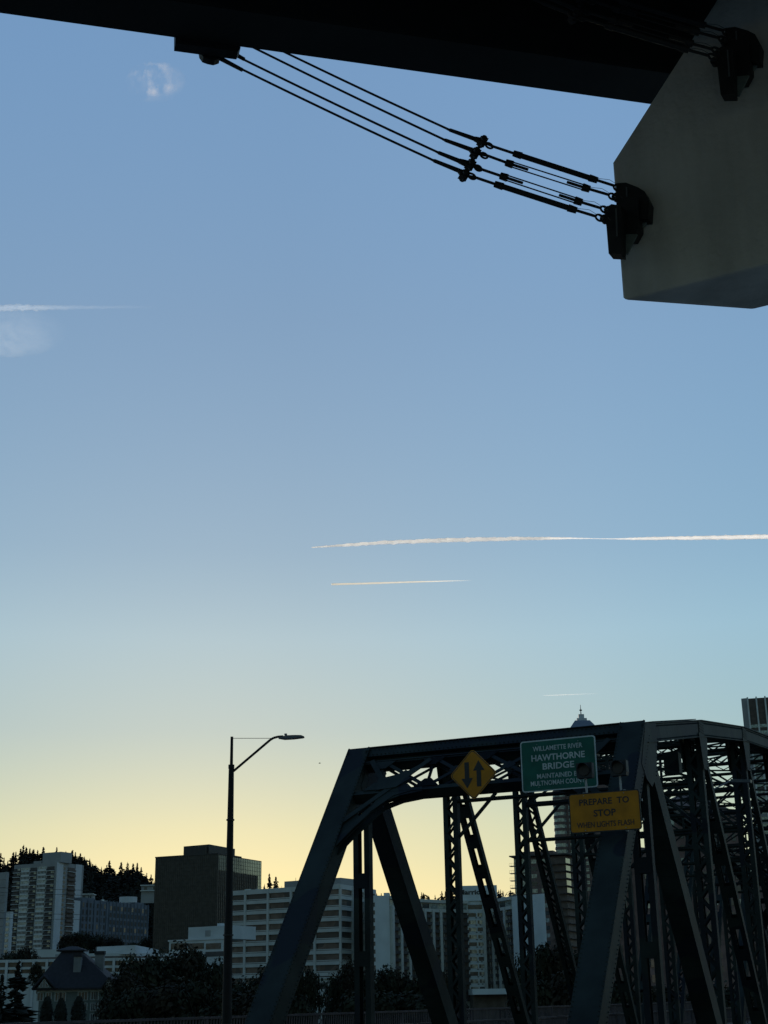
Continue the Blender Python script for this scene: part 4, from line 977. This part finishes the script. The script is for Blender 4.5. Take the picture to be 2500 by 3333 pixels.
# --- brick tower with the pyramid roof
root, F1, F2, zt = corner_block('pyramid_roof_tower', 'tall brown brick tower with a blue grey pyramid roof, stepped cap and spire', 'building', (1925, 2475), (1795, 2484), (1990, 2484), 900, M['brick'])
ctr = P(1894, 2372, 915); xl, xr = P(1852, 2372, 915).x, P(1937, 2372, 915).x; yc = 915; hw_ = (xr - xl) / 2; zp0 = ctr.z
MB().box(ctr.x - hw_ - 1, ctr.x + hw_ + 1, yc - hw_, yc + hw_, zt - 1, zp0 - 3).build('upper_storeys', M['brick'], root)
zp1 = P(1894, 2349, 915).z; tw = (P(1910, 2349, 915).x - P(1878, 2349, 915).x) / 2
mb = MB(); hb = hw_ + 2.6; zz0 = zp0 - 4; pt_ = 4.8
mb.add([(ctr.x + sx_ * hb, yc + sy_ * hb, zz0) for sx_, sy_ in ((-1, -1), (1, -1), (1, 1), (-1, 1))] + [(ctr.x + sx_ * pt_, yc + sy_ * pt_, zp1) for sx_, sy_ in ((-1, -1), (1, -1), (1, 1), (-1, 1))], [(0, 1, 5, 4), (1, 2, 6, 5), (2, 3, 7, 6), (3, 0, 4, 7), (4, 5, 6, 7), (3, 2, 1, 0)])
mb.build('pyramid_roof', M['slate'], root)
zz1, zz2, zz3 = P(1893, 2340, 915).z, P(1893, 2326, 915).z, P(1893, 2294, 915).z
MB().box(ctr.x - tw, ctr.x + tw, yc - tw, yc + tw, zp1, zz1).build('cap_block', M['towerw'], root)
MB().box(ctr.x - tw * .55, ctr.x + tw * .55, yc - tw * .55, yc + tw * .55, zz1, zz2).build('cap_block', M['towerw'], root)
mb = MB(); mb.tube((ctr.x, yc, zz2), (ctr.x, yc, zz3), .35, .12, 8); mb.tube((ctr.x, yc, zz2 + 2.6), (ctr.x, yc, zz2 + 3.2), .9, .9, 8); mb.build('spire', M['black'], root)
for r in range(16):
    z_ = F1.z(1800, 2612) + 3 - r * 3.85
    mb = MB(); q0 = F1.pt(F1.L * .14, z_, -1.0); mb.tube(q0, q0 + ZV * 2.1, 4.2, 4.2, 20); mb.build('bay_window', M['glassl'], root)
    mb = MB(); mb.tube(q0 + ZV * 2.1, q0 + ZV * 3.85, 4.35, 4.35, 20); mb.build('bay_spandrel', M['brick'], root)
    for x0, x1 in ((.36, .52), (.62, .78)):
        mb = MB(); F1.box(mb, F1.L * x0, F1.L * x1, z_, z_ + 2, 0, .15); w1 = mb.build('window', M['glassl'], root)
        mb = MB(); F1.box(mb, F1.L * (x0 + x1) / 2 - .12, F1.L * (x0 + x1) / 2 + .12, z_, z_ + 2, .15, .2); F1.box(mb, F1.L * x0, F1.L * x1, z_ + .9, z_ + 1.1, .15, .2); mb.build('frame', M['brown'], w1)

# --- tall office tower with white fins at the right edge
root, F1, F2, zt = corner_block('finned_office_tower', 'tall office tower with pale vertical fins and brown top band at the right edge', 'building', (2433, 2274), (2413, 2276), (2700, 2256), 850, M['brown'])
mb = MB(); F1.box(mb, 0, F1.L, GZ, zt + .3, 0, .5); mb.build('side_wall', M['towerg'], root)
mb = MB()
for k in range(10):
    u_ = F2.L * k / 9.3; F2.box(mb, u_ - .45, u_ + .45, GZ, zt + .6, 0, 1.6)
mb.build('fins', M['slabw'], root)
zr = zt - 16; k = 0
while zr > GZ and k < 36:
    mb = MB(); F2.box(mb, 0, F2.L, zr - 1.9, zr, 0, .3); mb.build('window_band', M['glassl'], root)
    mb = MB(); F2.box(mb, 0, F2.L, zr - 3.9, zr - 1.9, 0, .5); mb.build('spandrel', M['towerg'], root) if k % 3 else None
    zr -= 3.9; k += 1

# --- brick blocks behind the right truss
def brickblock(label, A, Lp, Rp, Y, nc1, nc2, nr, dz, roof=None):
    root, F1, F2, zt = corner_block('brick_apartment_block', label, 'building', A, Lp, Rp, Y, M['brick2'], grp=None)
    winrows(F1, .04, .96, nc1, zt - 1, zt - 1 - nr * dz, nr, root, M['glassd'], .5, .5, limit=48)
    winrows(F2, .04, .96, nc2, zt - 1, zt - 1 - nr * dz, nr, root, M['glassd'], .5, .5, limit=48)
    mb = MB(); F1.box(mb, -.2, F1.L + .2, zt - .5, zt + .3, -1, .3); F2.box(mb, -.2, F2.L + .2, zt - .5, zt + .3, -1, .3); mb.build('cornice', M['brick'], root)
    if roof:
        q = [F1.pt(-.5, zt + .3, .5), F1.pt(F1.L + .5, zt + .3, .5), F2.pt(F2.L, zt + .3, .5), F1.pt(-.5, zt + .3, .5) + F2.r * F2.L]
        c_ = sum(q, Vector()) / 4; r_ = F1.r * F1.L * .2
        mb = MB(); mb.add(q + [c_ - r_ + ZV * roof, c_ + r_ + ZV * roof], [(0, 1, 5, 4), (1, 2, 5), (2, 3, 4, 5), (3, 0, 4), (3, 2, 1, 0)]); mb.build('roof', M['brick'], root)
brickblock('dark red brick apartment block with a hipped roof seen through the right truss', (2230, 2640), (2090, 2650), (2400, 2652), 340, 5, 6, 12, 3.0, 4.5)
brickblock('dark brick apartment block seen between the right end post and its first posts', (2060, 2760), (1985, 2764), (2130, 2768), 310, 3, 3, 10, 3.0)
brickblock('lower brick block at the far right behind the truss', (2420, 2800), (2360, 2804), (2560, 2806), 360, 3, 6, 9, 3.0)

# --- small white buildings low behind the end post and the podium
root, F1, F2, zt = corner_block('low_pale_pavilion', 'small pale two storey building low behind the left end post', 'building', (1075, 3185), (985, 3188), (1095, 3189), 400, M['officew'])
mb = MB(); F1.box(mb, F1.L * .15, F1.L * .9, zt - 2.6, zt - .9, 0, .1); mb.build('window_band', M['balc'], root)
for k in range(6): mb = MB(); F1.box(mb, F1.L * (.1 + .14 * k), F1.L * (.18 + .14 * k), zt - 6.2, zt - 4.4, 0, .1); mb.build('window', M['glassd'], root)
mb = MB(); F1.box(mb, -.4, F1.L + .4, zt, zt + .4, -2, .5); mb.build('parapet', M['officew'], root)

rr_ = random.Random(11)
def roof_units(obname, F, z, k, dmax=10):
    rt = bpy.data.objects[obname]
    for i in range(k):
        u_ = rr_.uniform(.05, .9) * F.L; d_ = -rr_.uniform(1.5, dmax); w__ = rr_.uniform(.8, 2.6); h__ = rr_.uniform(.5, 1.6)
        mb = MB(); F.box(mb, u_, u_ + w__, z, z + h__, d_ - 1.2, d_)
        if i % 3 == 0: q = F.pt(u_ + w__ / 2, z + h__, d_ - .5); mb.tube(q, q + ZV * rr_.uniform(.8, 2.5), .06, .04, 6)
        mb.build('roof_unit', M['towerg'] if i % 2 else M['slabw'], rt)
for nm_, F_, z_, k_ in ROOFS: roof_units(nm_, F_, z_, k_)
# ------------------------------------------------------------------ wooded hills
CREST = [(-900, 2905), (-300, 2850), (-60, 2836), (0, 2832), (40, 2820), (60, 2796), (80, 2788), (112, 2794), (130, 2812), (150, 2815), (200, 2812), (232, 2800), (258, 2804), (285, 2826), (310, 2842), (335, 2850), (360, 2846), (378, 2858), (398, 2848), (445, 2852), (475, 2874), (500, 2893), (560, 2895), (700, 2890), (850, 2898), (1000, 2905), (1200, 2918), (1350, 2925), (1500, 2922), (1650, 2915), (1900, 2925), (2300, 2940), (3300, 2960)]
def crest_y(x):
    for (x0, y0), (x1, y1) in zip(CREST, CREST[1:]):
        if x0 <= x <= x1: return y0 + (y1 - y0) * (x - x0) / (x1 - x0)
    return 2900
HB, HF = 1500.0, 1020.0
mb = MB(); rows = 10; xs_ = list(range(-900, 3301, 30)); 
def hill_pt(x, t):   # t 0 front foot, 1 crest
    Y = HF + (HB - HF) * t; zc_ = P(x, crest_y(x) + 14, HB).z; px_ = P(x, 3000, HB); X = px_.x * Y / HB
    z = GZ + (zc_ - GZ) * (t ** .8) ; z += (noise.noise(Vector((X * .01, Y * .01, 0))) * 9) * t * (1 - t) * 2
    return Vector((X, Y, z))
for t in range(rows + 1): mb.v += [hill_pt(x, t / rows) for x in xs_]
for x in xs_:
    q_ = hill_pt(x, 1); mb.v.append(Vector((q_.x * 1.6, 2400, GZ)))
k = len(xs_)
for r in range(rows + 1):
    for i in range(k - 1): mb.f.append((r * k + i, r * k + i + 1, (r + 1) * k + i + 1, (r + 1) * k + i))
mb.build('hills', M['hill'], None, 'structure', True)

# ------------------------------------------------------------------ trees
def conifer_mb(h, r, seed, nb=260, base=.06):
    """a spire of drooping jagged branches, denser and wider on some sides, with broken gaps"""
    rnd = random.Random(seed); mb = MB(); ph = rnd.uniform(0, 6)
    for i in range(nb):
        t = rnd.random() ** 1.15; z = h * (base + (1 - base) * t); env = (1 - t) ** .75 * (.78 + .3 * math.sin(t * 19 + ph) + .18 * math.sin(t * 43 + ph * 2))
        rr = r * max(.05, env) * rnd.uniform(.55, 1.15) + .12; a = rnd.uniform(0, 6.283); w_ = rr * .17 + .16; dr = rr * rnd.uniform(.15, .5)
        if math.sin(a * 1.5 + t * 11 + ph) > .86: continue
        d = Vector((math.cos(a), math.sin(a), 0)); s_ = Vector((-d.y, d.x, 0)); b_ = Vector((0, 0, z)); up = ZV * h * .012
        mb.add([b_ + up, b_ + d * rr * .45 + s_ * w_ - ZV * dr * .3, b_ + d * rr * .8 + s_ * w_ * .7 - ZV * dr * .9, b_ + d * rr - ZV * dr * .8, b_ + d * rr * .75 - s_ * w_ * .8 - ZV * dr * .9, b_ + d * rr * .4 - s_ * w_ - ZV * dr * .3, b_ + d * rr * .55 - ZV * (dr * .6 + h * .03)],
               [(0, 1, 2, 3, 4, 5), (0, 1, 6), (1, 2, 6), (2, 3, 6), (3, 4, 6), (4, 5, 6), (5, 0, 6)])
    mb.add([(0.12, 0, h * .9), (-.06, .1, h * .9), (-.06, -.1, h * .9), (0, 0, h * 1.03)], [(0, 1, 3), (1, 2, 3), (2, 0, 3)])
    return mb
def trunk_mb(h, r, top=.1):
    mb = MB(); mb.tube((0, 0, 0), (0, 0, h * .5), r, r * .6, 8); mb.tube((0, 0, h * .5), (0, 0, h), r * .6, r * top, 8); return mb
CONI = []
for sd_, (rr, nb_, bs_) in enumerate(((4.2, 300, .03), (3.2, 190, .1), (5.2, 340, .02), (3.8, 150, .05))):
    CONI.append((conifer_mb(20, rr, sd_, nb_, bs_), trunk_mb(19.5, .35)))
mesh_cache = {}
def place_conifer(x, ytop, Y, h, label, kind, wk=1.0, grp='conifers along the ridge'):
    t = P(x, ytop, Y); k = h / 20; root = empty('conifer', (t.x, Y, t.z - h), label, 'tree', grp)
    for nm, i, m_ in (('crown', 0, M['conif']), ('trunk', 1, M['bark'])):
        key = (nm, kind)
        if key not in mesh_cache:
            o = CONI[kind][i].build(nm, m_); mesh_cache[key] = o.data
        else:
            o = bpy.data.objects.new(nm, mesh_cache[key]); col.objects.link(o)
        o.parent = root; o.scale = (k * wk, k * wk, k); o.rotation_euler.z = (x * 1.7) % 6.28
    return root
ridge = [
 (3, 2776, 26, 'conifer cut by the left edge on the ridge'), (14, 2790, 20, 'small conifer second from the left edge on the ridge'), (44, 2774, 28, 'conifer left of the dense dark group on the ridge'), (52, 2772, 26, 'dense conifer on the left flank of the tall ridge group'),
 (68, 2762, 32, 'broad conifer in the dense ridge group, left half'), (77, 2750, 38, 'tallest pointed conifer of the dense ridge group'), (86, 2758, 32, 'conifer just right of the tallest pointed one on the ridge'), (98, 2761, 32, 'rounded conifer in the middle of the dense ridge group'), (110, 2764, 30, 'conifer on the right half of the dense ridge group'), (123, 2766, 30, 'thin conifer at the right end of the dense ridge group'),
 (142, 2757, 32, 'lone pointed conifer above the left roof edge of the penthouse'), (185, 2757, 32, 'slim pointed conifer behind the penthouse right edge'), (203, 2783, 22, 'short conifer right of the penthouse'), (214, 2770, 30, 'conifer first in the loose group right of the penthouse'), (236, 2767, 32, 'tall conifer in the loose group right of the penthouse'), (246, 2773, 28, 'broad conifer in the loose group right of the penthouse'), (262, 2777, 26, 'lower conifer at the right of the loose group'), (275, 2788, 18, 'low conifer where the ridge starts to fall'),
 (357, 2802, 34, 'large broad conifer standing alone on the falling ridge'), (348, 2815, 26, 'narrower conifer leaning on the large lone one'), (395, 2806, 32, 'airy conifer left in the group next to the dark office'), (416, 2806, 32, 'dense conifer in the group next to the dark office'), (434, 2811, 28, 'pointed conifer third in the group next to the dark office'), (447, 2808, 32, 'spiky conifer fourth in the group next to the dark office'), (460, 2822, 24, 'short conifer fifth in the group next to the dark office'), (478, 2840, 20, 'low conifer before the dark office'), (492, 2846, 18, 'last low conifer touching the dark office'),
 (877, 2843, 34, 'pointed conifer right of the dark office above the banded block'), (898, 2853, 28, 'slimmer conifer beside the pointed one above the banded block'),
 (1223, 2910, 12, 'tiny conifer above the gap left of the hotel'), (1241, 2907, 12, 'second tiny conifer above the gap left of the hotel'), (1340, 2908, 14, 'small round topped conifer on the ridge above the hotel wing'), (1349, 2905, 14, 'small conifer left of centre on the ridge above the hotel'), (1372, 2903, 15, 'broad small conifer above the middle of the hotel wing'), (1378, 2906, 13, 'narrow small conifer above the middle of the hotel wing'), (1416, 2912, 11, 'tiny conifer above the right part of the hotel wing'), (1438, 2900, 17, 'pointed conifer near the laced post above the hotel'), (1449, 2900, 17, 'broad conifer touching the laced post above the hotel'), (1458, 2906, 14, 'conifer half behind the laced post above the hotel'),
 (1629, 2895, 14, 'tiny conifer between the hotel and the brick condo'), (1637, 2899, 12, 'second tiny conifer between the hotel and the brick condo')]
for i, (x, y, h, lb) in enumerate(ridge): place_conifer(x, y, HB - 25 - (i % 3) * 12, h * 1.15, lb, (i * 7) % 4, 1.75 if h > 24 else 1.5)
# the wood on the slope
rnd = random.Random(5); mb = MB()
def blob(mb, c, r, h, rnd, leaf):
    if leaf:
        for j in range(26):
            a = rnd.uniform(0, 6.28); e_ = rnd.uniform(-.3, 1.5); q = c + Vector((math.cos(a) * math.cos(e_) * r, math.sin(a) * math.cos(e_) * r, h * .55 + math.sin(e_) * h * .45)); s_ = r * rnd.uniform(.22, .42)
            n_ = (q - c - ZV * h * .4).normalized(); a_ = n_.orthogonal().normalized(); b_ = n_.cross(a_); mb.add([q + a_ * s_, q + b_ * s_, q - a_ * s_, q - b_ * s_], [(0, 1, 2, 3)])
    else:
        for j in range(5):
            z = h * (.15 + .2 * j); rr = r * (1 - j / 5.2); k = 7; ps = [c + ZV * z + Vector((math.cos(6.28 * i / k + j), math.sin(6.28 * i / k + j), 0)) * rr * rnd.uniform(.6, 1.2) for i in range(k)]
            mb.add(ps + [c + ZV * (z + h * .28)], [(i, (i + 1) % k, k) for i in range(k)])
for i in range(2600):
    x = rnd.uniform(-120, 1750) if rnd.random() < .45 else rnd.uniform(-60, 540); t = rnd.random() ** .8
    p = hill_pt(x, t); leaf = rnd.random() < .6
    h = rnd.uniform(10, 17) if t < .93 else rnd.uniform(8, 13); blob(mb, p - ZV * 2, rnd.uniform(3.2, 6) if leaf else rnd.uniform(2.5, 4), h, rnd, leaf)
tag(mb.build('wooded_slope', M['conif'], None, 'stuff'), 'dark mixed wood covering the hillside behind the towers', 'woods')

def crown_mb(w_, h, seed, nclump=16, nleaf=95, leaf=.45, gap=0):
    rnd = random.Random(seed); mb = MB()
    for i in range(nclump):
        a = rnd.uniform(0, 6.28); zz = rnd.uniform(.12, .95); rad = math.sqrt(max(0, 1 - (2 * zz - .95) ** 2 * .9)) * .5 * w_ * rnd.uniform(.35, .95)
        c = Vector((math.cos(a) * rad, math.sin(a) * rad, h * zz)); cr = w_ * rnd.uniform(.13, .24)
        for j in range(nleaf):
            d = Vector((rnd.gauss(0, 1), rnd.gauss(0, 1), rnd.gauss(0, .8))).normalized(); q = c + d * cr * rnd.uniform(.55, 1.12)
            n_ = (d + Vector((rnd.uniform(-.7, .7), rnd.uniform(-.7, .7), rnd.uniform(-.2, .9)))).normalized(); s_ = leaf * rnd.uniform(.6, 1.3); a_ = n_.orthogonal().normalized(); b_ = n_.cross(a_)
            mb.add([q + a_ * s_, q + b_ * s_ * .6, q - a_ * s_, q - b_ * s_ * .6], [(0, 1, 2, 3)])
    return mb
def limbs_mb(w_, h, seed):
    rnd = random.Random(seed); mb = MB(); mb.tube((0, 0, -h * .35), (0, 0, h * .25), .4, .28, 8); mb.tube((0, 0, h * .25), (0.2, 0, h * .8), .28, .05, 8)
    for i in range(9):
        a = i * 2.4; z = h * (.05 + .07 * i); mb.tube((0, 0, z), (math.cos(a) * w_ * .33, math.sin(a) * w_ * .33, z + h * .25), .14, .03, 6)
    return mb
DEC = [(crown_mb(13, 12, s_, 24, 170, .5), limbs_mb(13, 12, s_)) for s_ in range(5)]
dcache = {}
def place_tree(x, ytop, Y, h, wpx, label, kind=0, m_='leaf', grp='leafy trees along the far bank'):
    t = P(x, ytop, Y); W_ = wpx * Y / 4890 * 1.45; root = empty('leafy_tree', (t.x, Y, GZ), label, 'tree', grp); zb_ = t.z - h * 1.08
    for nm, i, mm in (('crown', 0, M[m_]), ('trunk', 1, M['bark'])):
        key = (nm, kind, m_)
        if key not in dcache: o = DEC[kind][i].build(nm, mm); dcache[key] = o.data
        else: o = bpy.data.objects.new(nm, dcache[key]); col.objects.link(o)
        o.parent = root; o.location = (0, 0, zb_ - GZ); o.scale = (W_ / 13, W_ / 13, h / 12); o.rotation_euler.z = x * .9
    return root
TR = [
 (50, 3098, 440, 9, 70, 'leafy tree above the low white building at the left edge'), (92, 3086, 440, 10, 60, 'round leafy tree left of the dark house roof behind'), (10, 3120, 430, 8, 50, 'small tree at the left edge above the ribbon windows'),
 (125, 3138, 380, 5, 40, 'thin tree in front of the ribbon windows beside the dark roof'),
 (225, 3045, 700, 12, 60, 'dark tree at the foot of the pale tower'), (262, 3035, 700, 12, 60, 'taller dark tree between the pale tower and blue block'), (305, 3045, 700, 12, 70, 'dark tree before the left part of the blue block'), (365, 3050, 700, 10, 70, 'dark tree before the middle of the blue block'), (480, 3058, 640, 12, 50, 'dark tree between the blue block and the dark office'), (430, 3070, 640, 8, 60, 'low dark tree before the right part of the blue block'),
 (400, 3165, 300, 13, 110, 'bushy tree just right of the dark roofed house'), (455, 3118, 320, 16, 130, 'large dark tree second right of the house'), (520, 3103, 330, 18, 130, 'tall broad tree before the foot of the dark office'), (590, 3092, 330, 19, 130, 'tallest broad tree before the low pale building'), (650, 3098, 330, 18, 110, 'broad tree left of the lamp post'), (700, 3138, 320, 16, 90, 'tree directly left of the lamp post'), (755, 3182, 320, 14, 90, 'tree right behind the lamp post'), (810, 3188, 310, 13, 100, 'dark tree below the banded office, left'), (862, 3170, 310, 16, 100, 'taller tree below the banded office beside the end post'), (920, 3110, 310, 16, 110, 'dark tree mostly behind the left end post'), (985, 3160, 310, 13, 90, 'tree behind the end post foot'),
 (430, 3220, 270, 12, 140, 'lower dark bush at the right of the house'), (530, 3200, 270, 13, 160, 'lower dark tree mass under the tall broad tree'), (640, 3205, 270, 13, 160, 'lower dark tree mass left of the lamp post foot'), (740, 3225, 270, 12, 150, 'lower dark tree behind the lamp post foot'), (850, 3230, 270, 12, 150, 'lower dark tree left of the end post foot'), (950, 3235, 270, 12, 120, 'lower dark tree at the end post foot'),
 (1110, 3165, 330, 13, 80, 'tree left of the hanger posts'), (1150, 3140, 330, 14, 90, 'tree behind the hanger posts'), (1195, 3175, 330, 13, 80, 'tree right of the hanger posts'), (1245, 3158, 330, 14, 100, 'round tree before the white end wall of the hotel'), (1300, 3160, 330, 14, 90, 'tree before the left bays of the hotel'), (1345, 3185, 330, 13, 90, 'tree behind the first diagonal'), (1410, 3180, 330, 13, 90, 'tree before the middle bays of the hotel'), (1455, 3170, 330, 14, 80, 'tree behind the first laced post'), (1215, 3230, 280, 10, 160, 'lower dark tree mass before the hotel, left'), (1340, 3235, 280, 10, 160, 'lower dark tree mass before the hotel, middle'), (1450, 3235, 280, 10, 120, 'lower dark tree mass at the first laced post'),
 (1700, 3128, 330, 16, 80, 'tree right of the white hotel end wall'), (1750, 3078, 330, 19, 110, 'tallest tree between the hotel and the right end post'), (1810, 3085, 330, 19, 110, 'broad tree before the brick condo'), (1870, 3105, 330, 18, 110, 'tree just left of the right end post'), (1740, 3180, 280, 14, 130, 'lower dark tree right of the hotel'), (1850, 3180, 280, 14, 140, 'lower dark tree beside the right end post'), (1960, 3200, 280, 14, 140, 'dark tree behind the right end post'), (2060, 3210, 280, 13, 140, 'dark tree at the foot of the brick block'), (2180, 3215, 280, 13, 150, 'dark tree behind the right truss posts'), (2300, 3210, 280, 13, 150, 'dark tree farther right behind the truss'), (2420, 3215, 280, 13, 150, 'dark tree at the lower right edge'),
]
for i, (x, y, Y, h, wpx, lb) in enumerate(TR): place_tree(x, y, Y, h, wpx, lb, i % 5, 'leaf2' if i % 3 == 1 else 'leaf')
place_conifer(62, 3128, 290, 17, 'large dark conifer at the lower left in front of the white building', 2, 1.5, 'evergreens around the dark roofed house')
place_conifer(8, 3170, 285, 15, 'dark conifer cut by the left edge at the bottom', 0, 1.5, 'evergreens around the dark roofed house')
place_conifer(345, 3222, 300, 12, 'small conifer at the right corner of the house', 0, 1.4, 'evergreens around the dark roofed house')
# columnar cypresses
def cypress(x, ytop, wpx, Y, label, seed):
    t = P(x, ytop, Y); W_ = wpx * Y / 4890; h = t.z - GZ; root = empty('cypress', (t.x, Y, GZ), label, 'tree', 'columnar evergreens in front of the house'); rnd = random.Random(seed); mb = MB()
    for j in range(1500):
        z = rnd.random(); rr = W_ / 2 * min(1, (1 - z) * 3.0 + .12) ** .6 * rnd.uniform(.75, 1.05); a = rnd.uniform(0, 6.28); q = Vector((t.x + math.cos(a) * rr, Y + math.sin(a) * rr, GZ + h * z)); s_ = .28 * rnd.uniform(.6, 1.3)
        d = Vector((math.cos(a), math.sin(a), .5)).normalized(); a_ = d.orthogonal().normalized(); b_ = d.cross(a_); mb.add([q + a_ * s_, q + b_ * s_ * .6, q - a_ * s_, q - b_ * s_ * .6], [(0, 1, 2, 3)])
    mb.build('crown', M['conif'], root); MB().tube((t.x, Y, GZ), (t.x, Y, GZ + h * .85), .2, .05, 6).build('trunk', M['bark'], root)
cypress(155, 3245, 44, 285, 'columnar evergreen, leftmost of three before the house', 1)
cypress(200, 3250, 42, 283, 'columnar evergreen in the middle of three before the house', 2)
cypress(258, 3244, 50, 284, 'columnar evergreen, rightmost of three before the house', 3)

# overhead wires crossing in front of the pale tower
for i, (y0, y1) in enumerate(((2889, 2898), (2904, 2915), (2970, 2978), (2988, 2994))):
    o = MB().path([P(-30, y0, 120), P(290, y1, 130)], .022, 4).build('overhead_wire', M['black']); tag(o, ['uppermost of the thin wires crossing the pale tower', 'second highest thin wire crossing the pale tower', 'third thin wire crossing the pale tower', 'lowest thin wire crossing the pale tower'][i], 'wire', 'thin wires crossing the pale tower')

# ------------------------------------------------------------------ sky things
def ribbon(name, label, pts, Y, m, seg=160, lumps=.35, cat='contrail', grp=None, ry=1.0):
    """a round puffy trail following (pixel x, pixel y, thickness px) at distance Y"""
    rnd = random.Random(3); mb = MB(); K = 10; N_ = seg
    def at(t):
        f = t * (len(pts) - 1); i = min(int(f), len(pts) - 2); u_ = f - i; return [pts[i][k] * (1 - u_) + pts[i + 1][k] * u_ for k in range(3)]
    for i in range(N_ + 1):
        x, y, th = at(i / N_); c = P(x, y, Y); r = th * Y / 4622 / 2
        for j in range(K):
            a = 6.283 * j / K; d = Vector((0, math.cos(a) * ry, math.sin(a))); nz = 1 + lumps * noise.noise(Vector((x * .09, math.cos(a) * 1.5, math.sin(a) * 1.5 + th))) * 2
            mb.v.append(c + d * r * nz)
    for i in range(N_):
        for j in range(K): mb.f.append((i * K + j, i * K + (j + 1) % K, (i + 1) * K + (j + 1) % K, (i + 1) * K + j))
    o = mb.build(name, m, None, None, True); tag(o, label, cat, grp); return o
c1 = cloudmat('contrail_white', (1, 1, 1), 1.0, (60, 1, 1), .2, .36, {0: [(0, 1), (.48, 1), (.57, .4), (.62, .3), (.70, .75), (1, .8)]}, 5)
ribbon('contrail', 'broad bright puffy vapour trail crossing to the right edge', [(1015, 1782, 3), (1100, 1776, 8), (1250, 1766, 12), (1400, 1760, 14), (1550, 1756, 14), (1700, 1753, 11), (1850, 1752, 7), (1930, 1753, 3), (2000, 1754, 4), (2100, 1753, 10), (2300, 1750, 14), (2560, 1746, 16)], 12000, c1, 420, .24)
c2 = cloudmat('contrail_thin', (.98, .94, .86), .95, (3, 1, 1), 0, .1, {0: [(0, 1), (.6, .8), (1, .0)]}, 2)
ribbon('contrail', 'thin sharp vapour trail below the broad one', [(1079, 1902, 6), (1200, 1899, 6), (1350, 1894, 5), (1540, 1889, 3)], 12000, c2, 60, .1)
c3 = cloudmat('contrail_faint', (.95, .97, .98), .25, (3, 1, 1), 0, .1, {0: [(0, .5), (.3, 1), (1, .0)]}, 2)
ribbon('contrail', 'short faint vapour trail above the pyramid roof', [(1770, 2264, 3), (1850, 2261, 3), (1950, 2257, 3)], 12000, c3, 30, .1)
c4 = cloudmat('contrail_old', (.9, .95, 1), .22, (6, 1, 4), .15, .8, {0: [(0, .9), (.3, .9), (.5, .35), (1, 0)]}, 3)
ribbon('contrail', 'old spread vapour trail at the left edge', [(-60, 1004, 20), (60, 1002, 24), (160, 1001, 18), (300, 1000, 14), (520, 999, 10)], 12000, c4, 60, .35)
def wisp(name, label, box_, Y, m, cat='cloud'):
    x0, y0, x1, y1 = box_; a, b = P(x0, y1, Y), P(x1, y0, Y); cx_, cz_ = (a.x + b.x) / 2, (a.z + b.z) / 2; rx, rz = abs(b.x - a.x) / 2, abs(b.z - a.z) / 2
    mb = MB(); nu, nv = 24, 14
    for i in range(nv + 1):
        for j in range(nu):
            e_ = math.pi * (i / nv - .5); a_ = 6.2832 * j / nu; mb.v.append(Vector((cx_ + rx * math.cos(e_) * math.cos(a_), Y + 120 * math.cos(e_) * math.sin(a_), cz_ + rz * math.sin(e_))))
    for i in range(nv):
        for j in range(nu): mb.f.append((i * nu + j, i * nu + (j + 1) % nu, (i + 1) * nu + (j + 1) % nu, (i + 1) * nu + j))
    o = mb.build(name, m, None, None, True); return tag(o, label, cat)
edge = lambda a: [(0, 0), (.22, .5), (.5, 1), (.78, .5), (1, 0)]
w1 = cloudmat('wisp', (1, .88, .76), .75, (2.2, .2, 1.1), .42, .85, {0: [(0, 0), (.2, .25), (.36, 1), (.5, .7), (.7, .35), (1, 0)], 2: [(0, 0), (.35, .1), (.6, 1), (.75, .6), (1, 0)]}, 2.2)
wisp('cloud_wisp', 'small pale wispy cloud high at the upper left', (400, 205, 610, 330), 9000, w1)
w2 = cloudmat('cirrus', (.9, .95, 1), .13, (2.2, .2, 1.2), .3, .8, {0: [(0, 0), (.25, 1), (.6, .8), (1, 0)], 2: [(0, 0), (.12, 1), (.7, .6), (1, 0)]}, 3)
wisp('cloud_wisp', 'faint ribbed cirrus patch at the left edge under the old trail', (-150, 1000, 230, 1165), 9000, w2)
# a bird
bp_ = P(1040, 2484, 60); b_ = MB().prism([bp_ + Vector(v) for v in ((-.05, 0, 0), (0, 0, .012), (.06, 0, .01), (.03, 0, -.012), (-.01, 0, -.012))], (0, .03, 0)); b_.add([bp_ + Vector(v) for v in ((0, 0, .01), (.03, 0, .01), (.02, .08, .02), (.0, .07, .02))], [(0, 1, 2, 3)]); b_.add([bp_ + Vector(v) for v in ((0, 0, .01), (.03, 0, .01), (.02, -.08, .02), (.0, -.07, .02))], [(0, 1, 2, 3)])
tag(b_.build('bird', M['black']), 'tiny dark bird in the open sky left of the portal', 'bird')
